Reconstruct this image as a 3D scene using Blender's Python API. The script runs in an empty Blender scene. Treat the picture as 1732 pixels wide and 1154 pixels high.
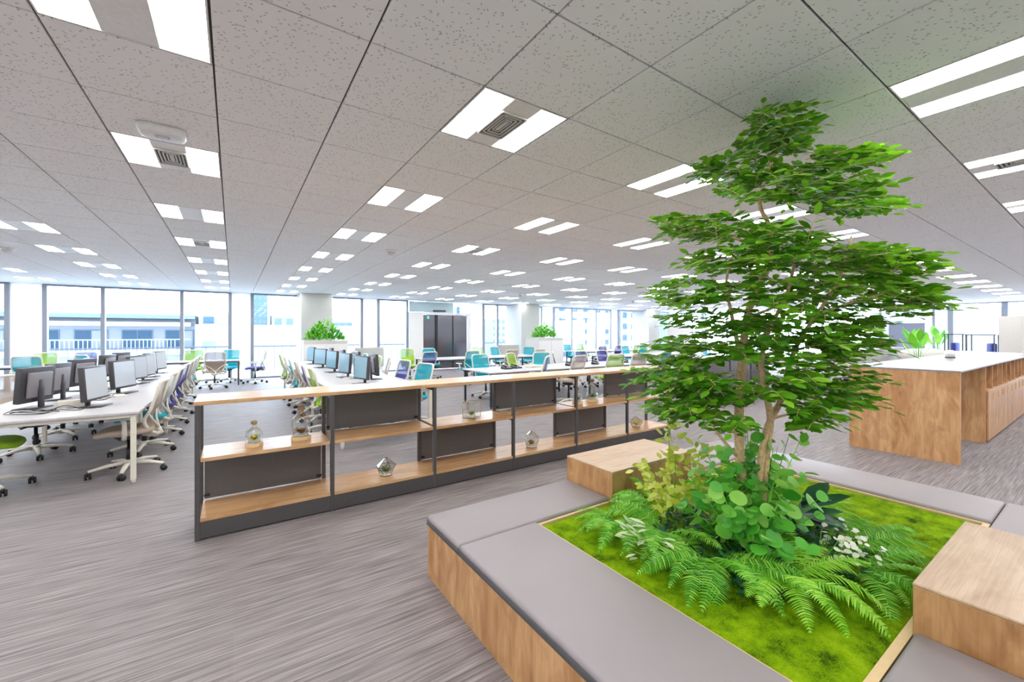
import bpy, bmesh, math, random
from mathutils import Vector, Matrix, Euler, noise

random.seed(7)
SC = bpy.context.scene
COL = SC.collection
PI = math.pi

# ---------------------------------------------------------------- camera, sky, exposure
YAW = 0.593
FPX, CXP, HYP, CAMZ = 700.0, 866.0, 564.0, 1.5
SA, CA = math.sin(YAW), math.cos(YAW)
cam = bpy.data.cameras.new('camera')
cam.sensor_width = 36.0
cam.lens = FPX / 1732.0 * 36.0
cam.shift_y = -(577.0 - HYP) / 1732.0
cam.clip_start = 0.02
cam.clip_end = 600
camo = bpy.data.objects.new('camera', cam)
COL.objects.link(camo)
camo.location = (0, 0, CAMZ)
camo.rotation_euler = (PI / 2, 0, -YAW)
SC.camera = camo

world = bpy.data.worlds.new('sky')
SC.world = world
world.use_nodes = True
bg = world.node_tree.nodes['Background']
bg.inputs[0].default_value = (0.74, 0.86, 1.0, 1)
bg.inputs[1].default_value = 15.0

SC.view_settings.view_transform = 'Standard'
SC.view_settings.look = 'None'
SC.view_settings.exposure = 0.12
SC.view_settings.gamma = 1.0
SC.view_settings.use_curve_mapping = False
LAMP = 20.0          # radiance of the ceiling light diffusers

# ---------------------------------------------------------------- helpers
def lin(c):
    return tuple(((x / 255) / 12.92 if x / 255 <= 0.04045 else ((x / 255 + 0.055) / 1.055) ** 2.4) for x in c)

def at(px, py, d):
    """point of the place seen in a direction, d metres ahead of the camera"""
    l = (px - CXP) / FPX * d
    return Vector((d * SA + l * CA, d * CA - l * SA, CAMZ - (py - HYP) / FPX * d))

class MB:
    def __init__(self):
        self.v = []; self.f = []; self.s = []
    def add(self, vs, fs, smooth=False):
        o = len(self.v)
        self.v.extend([tuple(p) for p in vs])
        self.f.extend([tuple(i + o for i in f) for f in fs])
        self.s.extend([smooth] * len(fs))
        return self
    def bb(self, x0, x1, y0, y1, z0, z1, M=None):
        vs = [Vector((x, y, z)) for z in (z0, z1) for y in (y0, y1) for x in (x0, x1)]
        if M is not None: vs = [M @ p for p in vs]
        return self.add(vs, [(0, 2, 3, 1), (4, 5, 7, 6), (0, 1, 5, 4), (2, 6, 7, 3), (0, 4, 6, 2), (1, 3, 7, 5)])
    def rb(self, x0, x1, y0, y1, z0, z1, r=0.01, seg=2, M=None, smooth=True):
        bm = bmesh.new()
        bmesh.ops.create_cube(bm, size=1)
        for v in bm.verts:
            v.co = Vector(((x0 + x1) / 2 + v.co.x * (x1 - x0), (y0 + y1) / 2 + v.co.y * (y1 - y0), (z0 + z1) / 2 + v.co.z * (z1 - z0)))
        bmesh.ops.bevel(bm, geom=bm.edges[:], offset=r, segments=seg, affect='EDGES', profile=0.5)
        bm.verts.index_update()
        vs = [M @ v.co if M is not None else v.co.copy() for v in bm.verts]
        fs = [[v.index for v in f.verts] for f in bm.faces]
        bm.free()
        return self.add(vs, fs, smooth)
    def tube(self, pts, r, seg=8, closed=False, smooth=True, flat=1.0):
        pts = [Vector(p) for p in pts]; n = len(pts)
        rs = r if isinstance(r, (list, tuple)) else [r] * n
        vs = []; up0 = None
        for i, p in enumerate(pts):
            if closed: t = pts[(i + 1) % n] - pts[i - 1]
            else: t = pts[min(i + 1, n - 1)] - pts[max(i - 1, 0)]
            t = t.normalized() if t.length > 1e-9 else Vector((0, 0, 1))
            if up0 is None:
                up0 = Vector((0, 0, 1)) if abs(t.z) < 0.9 else Vector((0, 1, 0))
            a = t.cross(up0)
            if a.length < 1e-6: a = t.cross(Vector((1, 0, 0)))
            a.normalize(); b = a.cross(t).normalized(); up0 = b
            for k in range(seg):
                q = 2 * PI * k / seg
                vs.append(p + (a * math.cos(q) + b * math.sin(q) * flat) * rs[i])
        fs = []
        for i in range(n if closed else n - 1):
            for k in range(seg):
                i2 = (i + 1) % n
                fs.append((i * seg + k, i * seg + (k + 1) % seg, i2 * seg + (k + 1) % seg, i2 * seg + k))
        if not closed:
            fs.append(tuple(range(seg - 1, -1, -1)))
            fs.append(tuple((n - 1) * seg + k for k in range(seg)))
        return self.add(vs, fs, smooth)
    def bar(self, p0, p1, w, h):
        """square bar between two points"""
        return self.tube([p0, p1], [math.hypot(w, h) / 2 * 1.0] * 2, 4, smooth=False)
    def lathe(self, prof, c=(0, 0, 0), seg=16, smooth=True):
        vs = []; fs = []
        for r, z in prof:
            for k in range(seg):
                q = 2 * PI * k / seg
                vs.append((c[0] + r * math.cos(q), c[1] + r * math.sin(q), c[2] + z))
        for i in range(len(prof) - 1):
            for k in range(seg):
                fs.append((i * seg + k, i * seg + (k + 1) % seg, (i + 1) * seg + (k + 1) % seg, (i + 1) * seg + k))
        fs.append(tuple(range(seg - 1, -1, -1)))
        fs.append(tuple((len(prof) - 1) * seg + k for k in range(seg)))
        return self.add(vs, fs, smooth)
    def mesh(self, name, mat, off=(0, 0, 0)):
        me = bpy.data.meshes.new(name)
        ox, oy, oz = off
        me.from_pydata([(x - ox, y - oy, z - oz) for x, y, z in self.v], [], self.f)
        me.polygons.foreach_set('use_smooth', self.s)
        if mat: me.materials.append(mat)
        me.update()
        return me

def link(name, me, parent=None, loc=(0, 0, 0), rot=(0, 0, 0)):
    o = bpy.data.objects.new(name, me)
    COL.objects.link(o)
    o.location = loc; o.rotation_euler = rot
    if parent: o.parent = parent
    return o

def tag(o, label, cat=None, group=None, kind=None):
    if label: o['label'] = label
    if cat: o['category'] = cat
    if group: o['group'] = group
    if kind: o['kind'] = kind
    return o

def thing(name, label, cat, loc=(0, 0, 0), rz=0, group=None):
    return tag(link(name, None, None, loc, (0, 0, rz)), label, cat, group)

def part(name, mb, mat, root, world=False):
    """a part; world=True: the mesh was laid out in room coordinates"""
    off = tuple(root.matrix_basis.translation) if world else (0, 0, 0)
    if world and root.parent: off = tuple(Vector(off) + root.parent.matrix_basis.translation)
    return link(name, mb.mesh(name, mat, off), root)

def solo(name, mb, mat, label, cat, base, group=None, kind=None):
    """a thing that is one mesh, origin at its base"""
    o = link(name, mb.mesh(name, mat, base), None, base)
    return tag(o, label, cat, group, kind)

def struct(name, mb, mat, parent=None, label=None):
    o = link(name, mb.mesh(name, mat), parent)
    if not parent: o['kind'] = 'structure'
    if label: o['label'] = label
    return o

def copy_tree(o, parent=None):
    c = o.copy(); COL.objects.link(c); c.parent = parent
    for ch in list(o.children): copy_tree(ch, c)
    return c

# ---------------------------------------------------------------- materials
class NT:
    def __init__(self, name):
        self.m = bpy.data.materials.new(name); self.m.use_nodes = True
        self.t = self.m.node_tree
        self.b = self.t.nodes['Principled BSDF']
    def n(self, typ, **kw):
        x = self.t.nodes.new(typ)
        for k, v in kw.items(): setattr(x, k, v)
        return x
    def l(self, a, b): self.t.links.new(a, b)
    def ramp(self, fac, stops, interp='LINEAR'):
        r = self.n('ShaderNodeValToRGB'); r.color_ramp.interpolation = interp
        e = r.color_ramp.elements
        while len(e) < len(stops): e.new(0.5)
        for el, (p, c) in zip(e, stops):
            el.position = p; el.color = tuple(c) + (1,) if len(c) == 3 else c
        self.l(fac, r.inputs[0]); return r.outputs[0]
    def pos(self, scale=(1, 1, 1)):
        g = self.n('ShaderNodeNewGeometry'); mp = self.n('ShaderNodeMapping')
        mp.inputs['Scale'].default_value = scale
        self.l(g.outputs['Position'], mp.inputs[0]); return mp.outputs[0]
    def noise(self, vec, scale=1.0, detail=3, rough=0.5, dist=0.0):
        x = self.n('ShaderNodeTexNoise')
        x.inputs['Scale'].default_value = scale; x.inputs['Detail'].default_value = detail
        x.inputs['Roughness'].default_value = rough; x.inputs['Distortion'].default_value = dist
        self.l(vec, x.inputs['Vector']); return x.outputs['Fac']
    def mix(self, fac, a, b, mode='MIX'):
        x = self.n('ShaderNodeMix', data_type='RGBA', blend_type=mode)
        for s, v in ((0, fac), (6, a), (7, b)):
            if hasattr(v, 'is_output'): self.l(v, x.inputs[s])
            else: x.inputs[s].default_value = v if not isinstance(v, tuple) else (tuple(v) + (1,))[:4]
        return x.outputs[2]
    def math(self, op, a, b=0.0):
        x = self.n('ShaderNodeMath', operation=op)
        for s, v in ((0, a), (1, b)):
            if hasattr(v, 'is_output'): self.l(v, x.inputs[s])
            else: x.inputs[s].default_value = v
        return x.outputs[0]
    def col(self, c):
        if hasattr(c, 'is_output'): self.l(c, self.b.inputs['Base Color'])
        else: self.b.inputs['Base Color'].default_value = tuple(c) + (1,)
    def bump(self, h, strength=0.3, dist=0.01):
        x = self.n('ShaderNodeBump'); x.inputs['Strength'].default_value = strength
        x.inputs['Distance'].default_value = dist
        self.l(h, x.inputs['Height']); self.l(x.outputs[0], self.b.inputs['Normal'])

def plain(name, rgb, rough=0.5, metal=0.0, spec=0.5, var=0.05, vs=40):
    t = NT(name); c = lin(rgb)
    f = t.noise(t.pos(), vs, 2)
    t.col(t.ramp(f, [(0.25, tuple(x * (1 - var) for x in c)), (0.75, tuple(min(1, x * (1 + var)) for x in c))]))
    t.b.inputs['Roughness'].default_value = rough; t.b.inputs['Metallic'].default_value = metal
    t.b.inputs['Specular IOR Level'].default_value = spec
    return t.m

def wood_mat(name, axis, dark=(152, 104, 63), mid=(184, 138, 90), light=(208, 166, 118), rough=0.45, off=0.0):
    """oak laminate, grain along axis 0/1/2 of the room"""
    t = NT(name)
    s1 = [6.5, 6.5, 6.5]; s1[axis] = 0.9
    s2 = [130, 130, 130]; s2[axis] = 3.0
    s3 = [9.0, 9.0, 9.0]; s3[axis] = 3.2
    p1 = t.pos(s1); a = t.noise(p1, 1.0, 3, 0.55, 0.4)
    b = t.noise(t.pos(s2), 1.0, 2, 0.6)
    k = t.noise(t.pos(s3), 1.0, 3, 0.6, 1.2)
    c = t.ramp(a, [(0.30, lin(dark)), (0.47, lin(mid)), (0.58, lin(light)), (0.70, lin(mid))])
    c = t.mix(0.5, c, t.ramp(k, [(0.35, lin(dark)), (0.62, lin(light))]))
    c = t.mix(t.ramp(b, [(0.42, (0.16,) * 3), (0.55, (0, 0, 0))]), c, lin((120, 80, 44)))
    t.col(c); t.b.inputs['Roughness'].default_value = rough
    t.bump(b, 0.04, 0.002)
    return t.m

def glass_mat(name, tint=(0.95, 0.98, 1.0), gloss=0.10, rough=0.0):
    t = NT(name); t.t.nodes.remove(t.b)
    out = t.t.nodes['Material Output']
    tr = t.n('ShaderNodeBsdfTransparent'); tr.inputs[0].default_value = tint + (1,)
    gl = t.n('ShaderNodeBsdfGlossy'); gl.inputs['Roughness'].default_value = rough
    lw = t.n('ShaderNodeLayerWeight'); lw.inputs[0].default_value = 0.35
    f = t.math('MULTIPLY', lw.outputs['Fresnel'], gloss * 4)
    f = t.math('ADD', f, gloss * 0.3)
    mx = t.n('ShaderNodeMixShader')
    t.l(f, mx.inputs[0]); t.l(tr.outputs[0], mx.inputs[1]); t.l(gl.outputs[0], mx.inputs[2])
    t.l(mx.outputs[0], out.inputs[0])
    return t.m

def leaf_mat(name, dark, mid, light, trans=0.35, rough=0.42):
    t = NT(name)
    g = t.n('ShaderNodeNewGeometry'); oi = t.n('ShaderNodeObjectInfo')
    r = t.math('FRACT', t.math('ADD', g.outputs['Random Per Island'], oi.outputs['Random']))
    nz = t.noise(t.pos(), 5.0, 2)
    f = t.math('ADD', t.math('MULTIPLY', r, 0.6), t.math('MULTIPLY', nz, 0.4))
    c = t.ramp(f, [(0.15, lin(dark)), (0.5, lin(mid)), (0.88, lin(light))])
    t.col(c); t.b.inputs['Roughness'].default_value = rough
    out = t.t.nodes['Material Output']
    tl = t.n('ShaderNodeBsdfTranslucent'); t.l(t.mix(0.35, c, lin(light)), tl.inputs[0])
    mx = t.n('ShaderNodeMixShader'); mx.inputs[0].default_value = trans
    t.l(t.b.outputs[0], mx.inputs[1]); t.l(tl.outputs[0], mx.inputs[2]); t.l(mx.outputs[0], out.inputs[0])
    return t.m

def emit_mat(name, rgb, strength):
    t = NT(name); t.t.nodes.remove(t.b)
    e = t.n('ShaderNodeEmission'); e.inputs[0].default_value = tuple(rgb) + (1,); e.inputs[1].default_value = strength
    t.l(e.outputs[0], t.t.nodes['Material Output'].inputs[0]); return t.m

def carpet_mat():
    t = NT('carpet')
    a = t.noise(t.pos((1.8, 110, 1)), 1.0, 2, 0.6)
    b = t.noise(t.pos((3.0, 52, 1)), 1.0, 3, 0.6)
    # half-metre carpet tiles, each a slightly different tone
    w = t.n('ShaderNodeTexWhiteNoise', noise_dimensions='2D')
    fl = t.n('ShaderNodeVectorMath', operation='FLOOR'); t.l(t.pos((2, 2, 1)), fl.inputs[0]); t.l(fl.outputs[0], w.inputs['Vector'])
    tone = t.math('MULTIPLY', t.math('SUBTRACT', w.outputs['Value'], 0.5), 0.022)
    f = t.math('ADD', t.math('ADD', t.math('MULTIPLY', a, 0.6), t.math('MULTIPLY', b, 0.4)), tone)
    fuzz = t.noise(t.pos((160, 260, 1)), 1.0, 2)
    c = t.ramp(f, [(0.34, lin((90, 83, 85))), (0.47, lin((130, 123, 125))), (0.55, lin((148, 141, 143))), (0.66, lin((172, 165, 166)))])
    c = t.mix(t.math('MULTIPLY', fuzz, 0.35), c, lin((110, 103, 105)))
    t.col(c); t.b.inputs['Roughness'].default_value = 0.62
    t.b.inputs['Specular IOR Level'].default_value = 0.32
    t.bump(t.math('ADD', a, fuzz), 0.25, 0.004)
    return t.m

def tile_mat():
    t = NT('mineral_fibre_tile')
    base = lin((243, 243, 244))
    cols = None; c = None
    mask = None
    for sc, ang in (((34, 86, 1), 0.5), ((80, 36, 1), -0.7), ((30, 100, 1), 2.3)):
        g = t.n('ShaderNodeNewGeometry'); mp = t.n('ShaderNodeMapping'); mp.vector_type = 'POINT'
        rt = t.n('ShaderNodeVectorRotate', rotation_type='Z_AXIS'); rt.inputs['Angle'].default_value = ang
        t.l(g.outputs['Position'], rt.inputs['Vector']); t.l(rt.outputs[0], mp.inputs[0])
        mp.inputs['Scale'].default_value = sc
        v = t.n('ShaderNodeTexVoronoi', voronoi_dimensions='2D'); v.inputs['Scale'].default_value = 1.0
        t.l(mp.outputs[0], v.inputs['Vector'])
        sep = t.n('ShaderNodeSeparateColor'); t.l(v.outputs['Color'], sep.inputs[0])
        near = t.math('LESS_THAN', v.outputs['Distance'], 0.22)
        pick = t.math('LESS_THAN', sep.outputs[0], 0.085)
        mm = t.math('MULTIPLY', near, pick)
        mask = mm if mask is None else t.math('MAXIMUM', mask, mm)
    t.col(t.mix(t.math('MULTIPLY', mask, 0.52), base, lin((92, 88, 86))))
    t.b.inputs['Roughness'].default_value = 0.9
    t.b.inputs['Specular IOR Level'].default_value = 0.2
    t.bump(t.math('SUBTRACT', 1.0, mask), 0.4, 0.002)
    return t.m

M = {}
M['carpet'] = carpet_mat()
M['tile'] = tile_mat()
M['gap'] = plain('ceiling_grid_metal', (62, 60, 60), 0.6)
M['tbar'] = plain('white_grid_bar', (196, 195, 196), 0.5)
M['wall'] = plain('white_wall_paint', (226, 227, 228), 0.7)
M['pier'] = leaf_mat('glowing_white_pier', (240, 243, 246), (244, 246, 248), (248, 249, 250), 0.5, 0.8)  # piers made translucent so skylight brightens them to a glaring white
M['column'] = plain('light_grey_column', (192, 192, 190), 0.7)
M['mullion'] = plain('grey_aluminium', (140, 145, 156), 0.4, 0.3)
M['glass'] = glass_mat('window_glass', (0.93, 0.97, 1.0), 0.05)
M['clear'] = glass_mat('clear_glass', (0.975, 0.99, 0.985), 0.12)
M['lamp'] = emit_mat('lamp_diffuser', (1.0, 0.985, 0.95), LAMP)
M['white'] = plain('white_enamel', (232, 231, 230), 0.4)
M['vent'] = plain('vent_grey', (206, 204, 200), 0.5)
M['ventdark'] = plain('vent_shadow_gap', (70, 66, 62), 0.7)
M['woodz'] = wood_mat('oak_laminate_upright', 2)
M['woodx'] = wood_mat('oak_laminate_lengthwise', 0, (172, 142, 114), (190, 163, 137), (202, 176, 150), 0.4)
M['shelfx'] = wood_mat('oak_shelf_board', 0, (176, 130, 84), (202, 158, 110), (216, 178, 134), 0.28)
M['woodc'] = wood_mat('oak_counter_panel', 2, (164, 112, 70), (198, 148, 100), (220, 176, 128), 0.4)
M['edge'] = plain('pale_wood_edge', (214, 186, 140), 0.45)
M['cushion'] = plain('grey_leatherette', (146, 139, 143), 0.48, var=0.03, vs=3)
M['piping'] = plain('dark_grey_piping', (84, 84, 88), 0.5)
M['dark'] = plain('dark_grey_steel', (84, 82, 84), 0.35, 0.2)
M['panel'] = plain('charcoal_board', (98, 97, 98), 0.28)
M['black'] = plain('black_plastic', (26, 27, 30), 0.45)
M['navyblack'] = plain('blue_black_plastic', (34, 46, 56), 0.4)
M['desk'] = plain('white_desk_top', (190, 189, 193), 0.35)
[n for n in M['desk'].node_tree.nodes if n.type == 'BSDF_PRINCIPLED'][0].inputs['Specular IOR Level'].default_value = 0.3
M['deskedge'] = plain('grey_desk_edge', (150, 142, 140), 0.4)
M['cream'] = plain('cream_metal', (226, 222, 208), 0.4)
M['chairwhite'] = plain('off_white_plastic', (222, 217, 205), 0.4)
M['bezel'] = plain('dark_monitor_bezel', (62, 60, 66), 0.4)
M['back'] = plain('grey_monitor_back', (136, 132, 138), 0.45)
M['screenb'] = plain('screen_blue_reflection', (138, 176, 196), 0.12, 0.0, 0.9, 0.01)  # blue window reflection painted into the screen colour
M['screen'] = plain('screen_pale_reflection', (196, 203, 212), 0.12, 0.0, 0.9, 0.01)  # bright window reflection put into the screen's base colour
M['counter'] = plain('pale_grey_counter_top', (150, 148, 154), 0.3, 0.0, 0.15)
M['cork'] = plain('cork_ball', (170, 140, 100), 0.8, var=0.15, vs=120)
M['basewood'] = plain('pale_base_wood', (218, 188, 144), 0.5)
M['brass'] = plain('brass_wire', (190, 160, 90), 0.3, 0.8)
M['door_glass'] = plain('dark_tinted_glass', (112, 112, 120), 0.08, 0.7, 0.8, 0.02)
M['exit'] = emit_mat('green_exit_lamp', (0.1, 0.85, 0.65), 1.5)
M['blue_part'] = plain('blue_grey_felt', (142, 150, 174), 0.85)
M['grey_part'] = plain('warm_white_board', (212, 208, 204), 0.7)
M['ext_white'] = plain('pale_render_facade', (102, 106, 112), 0.8)
M['ext_band'] = plain('pale_blue_cornice', (70, 83, 100), 0.8)
M['ext_glass'] = plain('blue_window_glass', (46, 66, 82), 0.9, 0.0, 0.1)
M['ext_tower'] = plain('blue_tower_glass', (36, 68, 108), 0.4, var=0.12, vs=0.6)
M['ext_grey'] = plain('grey_concrete', (72, 78, 86), 0.8)
M['bark'] = plain('tan_bark', (218, 186, 146), 0.8, var=0.25, vs=60)
M['leaf'] = leaf_mat('tree_leaf', (36, 88, 12), (74, 146, 22), (152, 208, 50), 0.42)
M['fern'] = leaf_mat('fern_leaf', (54, 140, 20), (118, 200, 54), (188, 236, 104), 0.42)
M['fernl'] = leaf_mat('light_fern_leaf', (100, 186, 26), (158, 224, 60), (208, 242, 116), 0.42)
M['round'] = leaf_mat('round_leaf', (44, 142, 36), (96, 190, 64), (180, 234, 108))
M['darkleaf'] = leaf_mat('dark_glossy_leaf', (18, 66, 36), (30, 92, 50), (70, 136, 84), 0.2, 0.55)
M['varieg'] = leaf_mat('pale_striped_leaf', (120, 160, 100), (190, 210, 160), (235, 238, 215), 0.3)
M['lime'] = leaf_mat('lime_flower', (150, 176, 30), (200, 210, 70), (238, 236, 150), 0.4)
M['petal'] = leaf_mat('cream_petal', (220, 226, 196), (240, 240, 222), (250, 250, 244), 0.3)
M['bushleaf'] = leaf_mat('bright_bush_leaf', (60, 140, 20), (110, 200, 40), (170, 235, 90))
t = NT('moss')
nA = t.noise(t.pos(), 9, 5, 0.7); nB = t.noise(t.pos(), 240, 2, 0.6)
f_ = t.math('ADD', t.math('MULTIPLY', nA, 0.7), t.math('MULTIPLY', nB, 0.3))
t.col(t.ramp(f_, [(0.36, lin((48, 78, 2))), (0.46, lin((104, 140, 4))), (0.56, lin((132, 168, 8))), (0.68, lin((160, 190, 30)))]))
t.b.inputs['Roughness'].default_value = 1.0; t.b.inputs['Specular IOR Level'].default_value = 0.1
t.bump(f_, 0.8, 0.03)
M['moss'] = t.m
CHAIRC = {'turquoise': (0, 166, 186), 'violet': (62, 64, 144), 'lime green': (140, 186, 28), 'taupe': (172, 156, 142), 'pale grey': (190, 193, 192)}
def mesh_mat(name, rgb, alpha):
    t = NT(name); c = lin(rgb); t.col(c); t.b.inputs['Roughness'].default_value = 0.7
    out = t.t.nodes['Material Output']; tr = t.n('ShaderNodeBsdfTransparent')
    mx = t.n('ShaderNodeMixShader'); mx.inputs[0].default_value = alpha
    t.l(tr.outputs[0], mx.inputs[1]); t.l(t.b.outputs[0], mx.inputs[2]); t.l(mx.outputs[0], out.inputs[0])
    return t.m
for k, c in CHAIRC.items():
    M['fab_' + k] = plain(k.replace(' ', '_') + '_fabric', c, 0.8)
    M['net_' + k] = mesh_mat(k.replace(' ', '_') + '_net', c, 0.74 if k != 'turquoise' else 0.86)
# ================================================================ room shell
ZC = 2.825
XL, XR, YB, YW = -8.0, 26.65, -4.0, 16.2
GX, GY, T = -0.134 * 0.6, 0.203 * 0.6, 0.6
def gx(i): return GX + T * i
def gy(j): return GY + T * j

struct('floor', MB().bb(XL, XR + .2, YB, YW + .2, -0.06, 0), M['carpet'], label='grey-brown striped carpet floor')
struct('wall_left', MB().bb(XL - .15, XL, YB, YW, 0, ZC), M['wall'])
struct('wall_back', MB().bb(XL, XR, YB - .15, YB, 0, ZC), M['wall'])
ceil = struct('ceiling', MB().bb(XL, XR + .2, YB, YW + .2, ZC + 0.014, ZC + 0.1), M['gap'], label='suspended ceiling of speckled square mineral tiles')

def vis(x, y, z, mx=60):
    d = x * SA + y * CA
    if d < 0.15: return None
    l = x * CA - y * SA
    px, py = CXP + FPX * l / d, HYP - FPX * (z - CAMZ) / d
    if -mx < px < 1732 + mx and -mx < py < 1154 + mx: return d
    return None

I0, I1 = math.ceil((XL - GX) / T), math.floor((XR - GX) / T) - 1
J0, J1 = math.ceil((YB - GY) / T), math.floor((YW - GY) / T) - 1
lights = {(i, j) for i in range(I0, I1 + 1) for j in range(J0, J1 + 1) if (i + 1) % 3 == 0 and j % 3 == 0}
cells = []
for i in range(I0, I1 + 1):
    for j in range(J0, J1 + 1):
        if (i, j) in lights: continue
        d = vis(gx(i + .5), gy(j + .5), ZC, 250)
        cells.append((d if d else 99, i, j))
cells.sort()
G2 = 0.0045
tm = MB()
h_ = T / 2 - G2
tm.add([(-h_, -h_, .013), (h_, -h_, .013), (h_, h_, .013), (-h_, h_, .013),
        (-h_, -h_, .002), (h_, -h_, .002), (h_, h_, .002), (-h_, h_, .002),
        (-h_ + .002, -h_ + .002, 0), (h_ - .002, -h_ + .002, 0), (h_ - .002, h_ - .002, 0), (-h_ + .002, h_ - .002, 0)],
       [(0, 1, 2, 3), (0, 4, 5, 1), (1, 5, 6, 2), (2, 6, 7, 3), (3, 7, 4, 0), (4, 8, 9, 5), (5, 9, 10, 6), (6, 10, 11, 7), (7, 11, 8, 4), (8, 11, 10, 9)])
tile_me = tm.mesh('ceiling_tile', M['tile'])
rest = MB()
for k, (d, i, j) in enumerate(cells):
    if k < 300:
        link('ceiling_tile', tile_me, ceil, (gx(i + .5), gy(j + .5), ZC))
    else:
        x0, x1, y0, y1 = gx(i) + G2, gx(i + 1) - G2, gy(j) + G2, gy(j + 1) - G2
        rest.bb(x0, x1, y0, y1, ZC, ZC + .013)
ro = link('ceiling_tile', rest.mesh('distant_ceiling_tiles', M['tile']), ceil); ro['kind'] = 'stuff'
# margin strip of plain board round the tile field
mg = MB()
mg.bb(XL, XR, gy(J1 + 1) + .003, YW, ZC, ZC + .013); mg.bb(XL, XR, YB, gy(J0) - .003, ZC, ZC + .013)
mg.bb(XL, gx(I0) - .003, gy(J0), gy(J1 + 1), ZC, ZC + .013); mg.bb(gx(I1 + 1) + .003, XR, gy(J0), gy(J1 + 1), ZC, ZC + .013)
link('ceiling_margin', mg.mesh('ceiling_margin', M['wall']), ceil)

# ---- recessed lights: a tray with two luminous strips and a plain or vented middle panel
ORD = ['first', 'second', 'third', 'fourth', 'fifth', 'sixth', 'seventh', 'eighth', 'ninth', 'tenth', 'eleventh', 'twelfth', 'thirteenth', 'fourteenth', 'fifteenth', 'sixteenth', 'seventeenth', 'eighteenth']
w = T / 2 - .006
tray = MB()
tray.bb(-w, w, -w, w, .010, .013)
for s in (-1, 1):
    tray.bb(-w, w, s * w - (.008 if s > 0 else 0), s * w + (.008 if s < 0 else 0), 0, .010)
    tray.bb(s * w - (.008 if s > 0 else 0), s * w + (.008 if s < 0 else 0), -w + .008, w - .008, 0, .010)
tray_me = tray.mesh('light_tray', M['white'])
dif = MB().bb(-.088, .088, -w + .010, w - .010, .002, .0095); dif_me = dif.mesh('diffuser', M['lamp'])
mid_me = MB().bb(-.098, .098, -w + .010, w - .010, 0.001, .0095).mesh('middle_panel', M['white'])
vt = MB(); vg = MB()
for k in range(4):
    a = .088 - k * .021; c_ = .150 - k * .024
    for s in (-1, 1):
        vt.bb(-a, a, s * c_ - .005, s * c_ + .005, -.010 + k * .002, -.0005)
        vt.bb(s * a - .005, s * a + .005, -c_ + .005, c_ - .005, -.010 + k * .002, -.0005)
vt.bb(-.013, .013, -.065, .065, -.004, -.0005)
vent_me = vt.mesh('air_vent', M['vent'])
vg.bb(-.09, .09, -.152, .152, -.0004, .0008); vgap_me = vg.mesh('vent_throat', M['ventdark'])
VENTS = {(2, 3), (-1, 6), (-1, 12), (8, 0), (5, 9), (14, 6)}
rows = {}
for (i, j) in lights:
    if vis(gx(i + .5), gy(j + .5), ZC, 40): rows.setdefault(j, []).append(i)
jl = sorted(rows)
for (i, j) in sorted(lights):
    inview = i in rows.get(j, [])
    if not inview and (gx(i) > 14 or gy(j) > 10) : pass
    lab = None
    if inview:
        n = sorted(rows[j]).index(i); r = jl.index(j)
        lab = f'recessed two-strip ceiling light, {ORD[n]} from the left in {ORD[r]} row from the camera'
        if (i, j) in VENTS: lab = f'two-strip ceiling light with square air vent, {ORD[n]} from left in {ORD[r]} row'
    else:
        lab = 'recessed two-strip ceiling light above and behind the camera position' if gy(j) < 1 else 'recessed two-strip ceiling light beyond the picture edge'
    root = thing('ceiling_light', lab, 'ceiling light', (gx(i + .5), gy(j + .5), ZC), 0, 'recessed ceiling lights')
    link('tray', tray_me, root)
    for s in (-1, 1): link('diffuser', dif_me, root, (s * (w - .098), 0, 0))
    if inview:
        link('middle_panel', mid_me, root)
        if (i, j) in VENTS:
            v_ = link('air_vent', vent_me, root); link('vent_throat', vgap_me, v_)

# ---- window wall at YW
piers = [(XL, -8.0 + 1.0), (-4.80, -4.22), (-0.04, 0.48), (4.08, 4.62), (8.66, 9.30), (12.68, 13.40), (17.60, 18.15), (22.9, 23.6)]
bays = [(-7.0, -4.80, [-5.9]), (-4.22, -0.04, [-3.05, -1.30]), (0.48, 4.08, [1.9, 2.95]), (4.62, 5.85, []), (9.30, 12.68, [10.08, 11.7]), (13.40, 17.60, [14.64, 16.41]), (18.15, 22.9, [19.75, 20.9]), (23.6, XR, [25.0])]
pb = MB()
for x0, x1 in piers: pb.bb(x0, x1, YW - .012, YW + .012, 0, ZC)
struct('wall_window', pb, M['pier'], label='white blinds closing the narrow bays of the window wall')
mw = .045
nwin = 0
def window(n, horiz, a0, a1, cuts):
    """full-height glazing between two piers; horiz=True along X at YW, else along Y at XR"""
    def B(mb, u0, u1, v0, v1, z0, z1):
        if horiz: mb.bb(u0, u1, YW + v0, YW + v1, z0, z1)
        else: mb.bb(XR + v0, XR + v1, u0, u1, z0, z1)
        return mb
    fr = MB(); B(fr, a0, a1, -.05, .05, 0, .06); B(fr, a0, a1, -.05, .05, ZC - .05, ZC)
    o = struct('window_%d' % n, fr, M['mullion'])
    ed = [a0] + cuts + [a1]
    for k, u in enumerate(ed):
        u0 = u if k == 0 else (u - 2 * mw if k == len(ed) - 1 else u - mw)
        B_ = B(MB(), u0, u0 + 2 * mw, -.07, .07, .06, ZC - .05)
        link('mullion', B_.mesh('mullion', M['mullion']), o)
    for u, v in zip(ed[:-1], ed[1:]):
        B_ = B(MB(), u + .05, v - .05, -.006, .006, .06, ZC - .05)
        link('pane', B_.mesh('pane', M['glass']), o)
for k, (a0, a1, cuts) in enumerate(bays): window(k + 1, True, a0, a1, cuts)
rb = [(-4, -1.2, [-2.6]), (-.9, 2.82, [1.0]), (2.82, 4.39, []), (4.39, 8.6, [4.92, 6.8]), (9.2, 12.6, [10.9]), (12.9, YW - .2, [14.5])]
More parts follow.
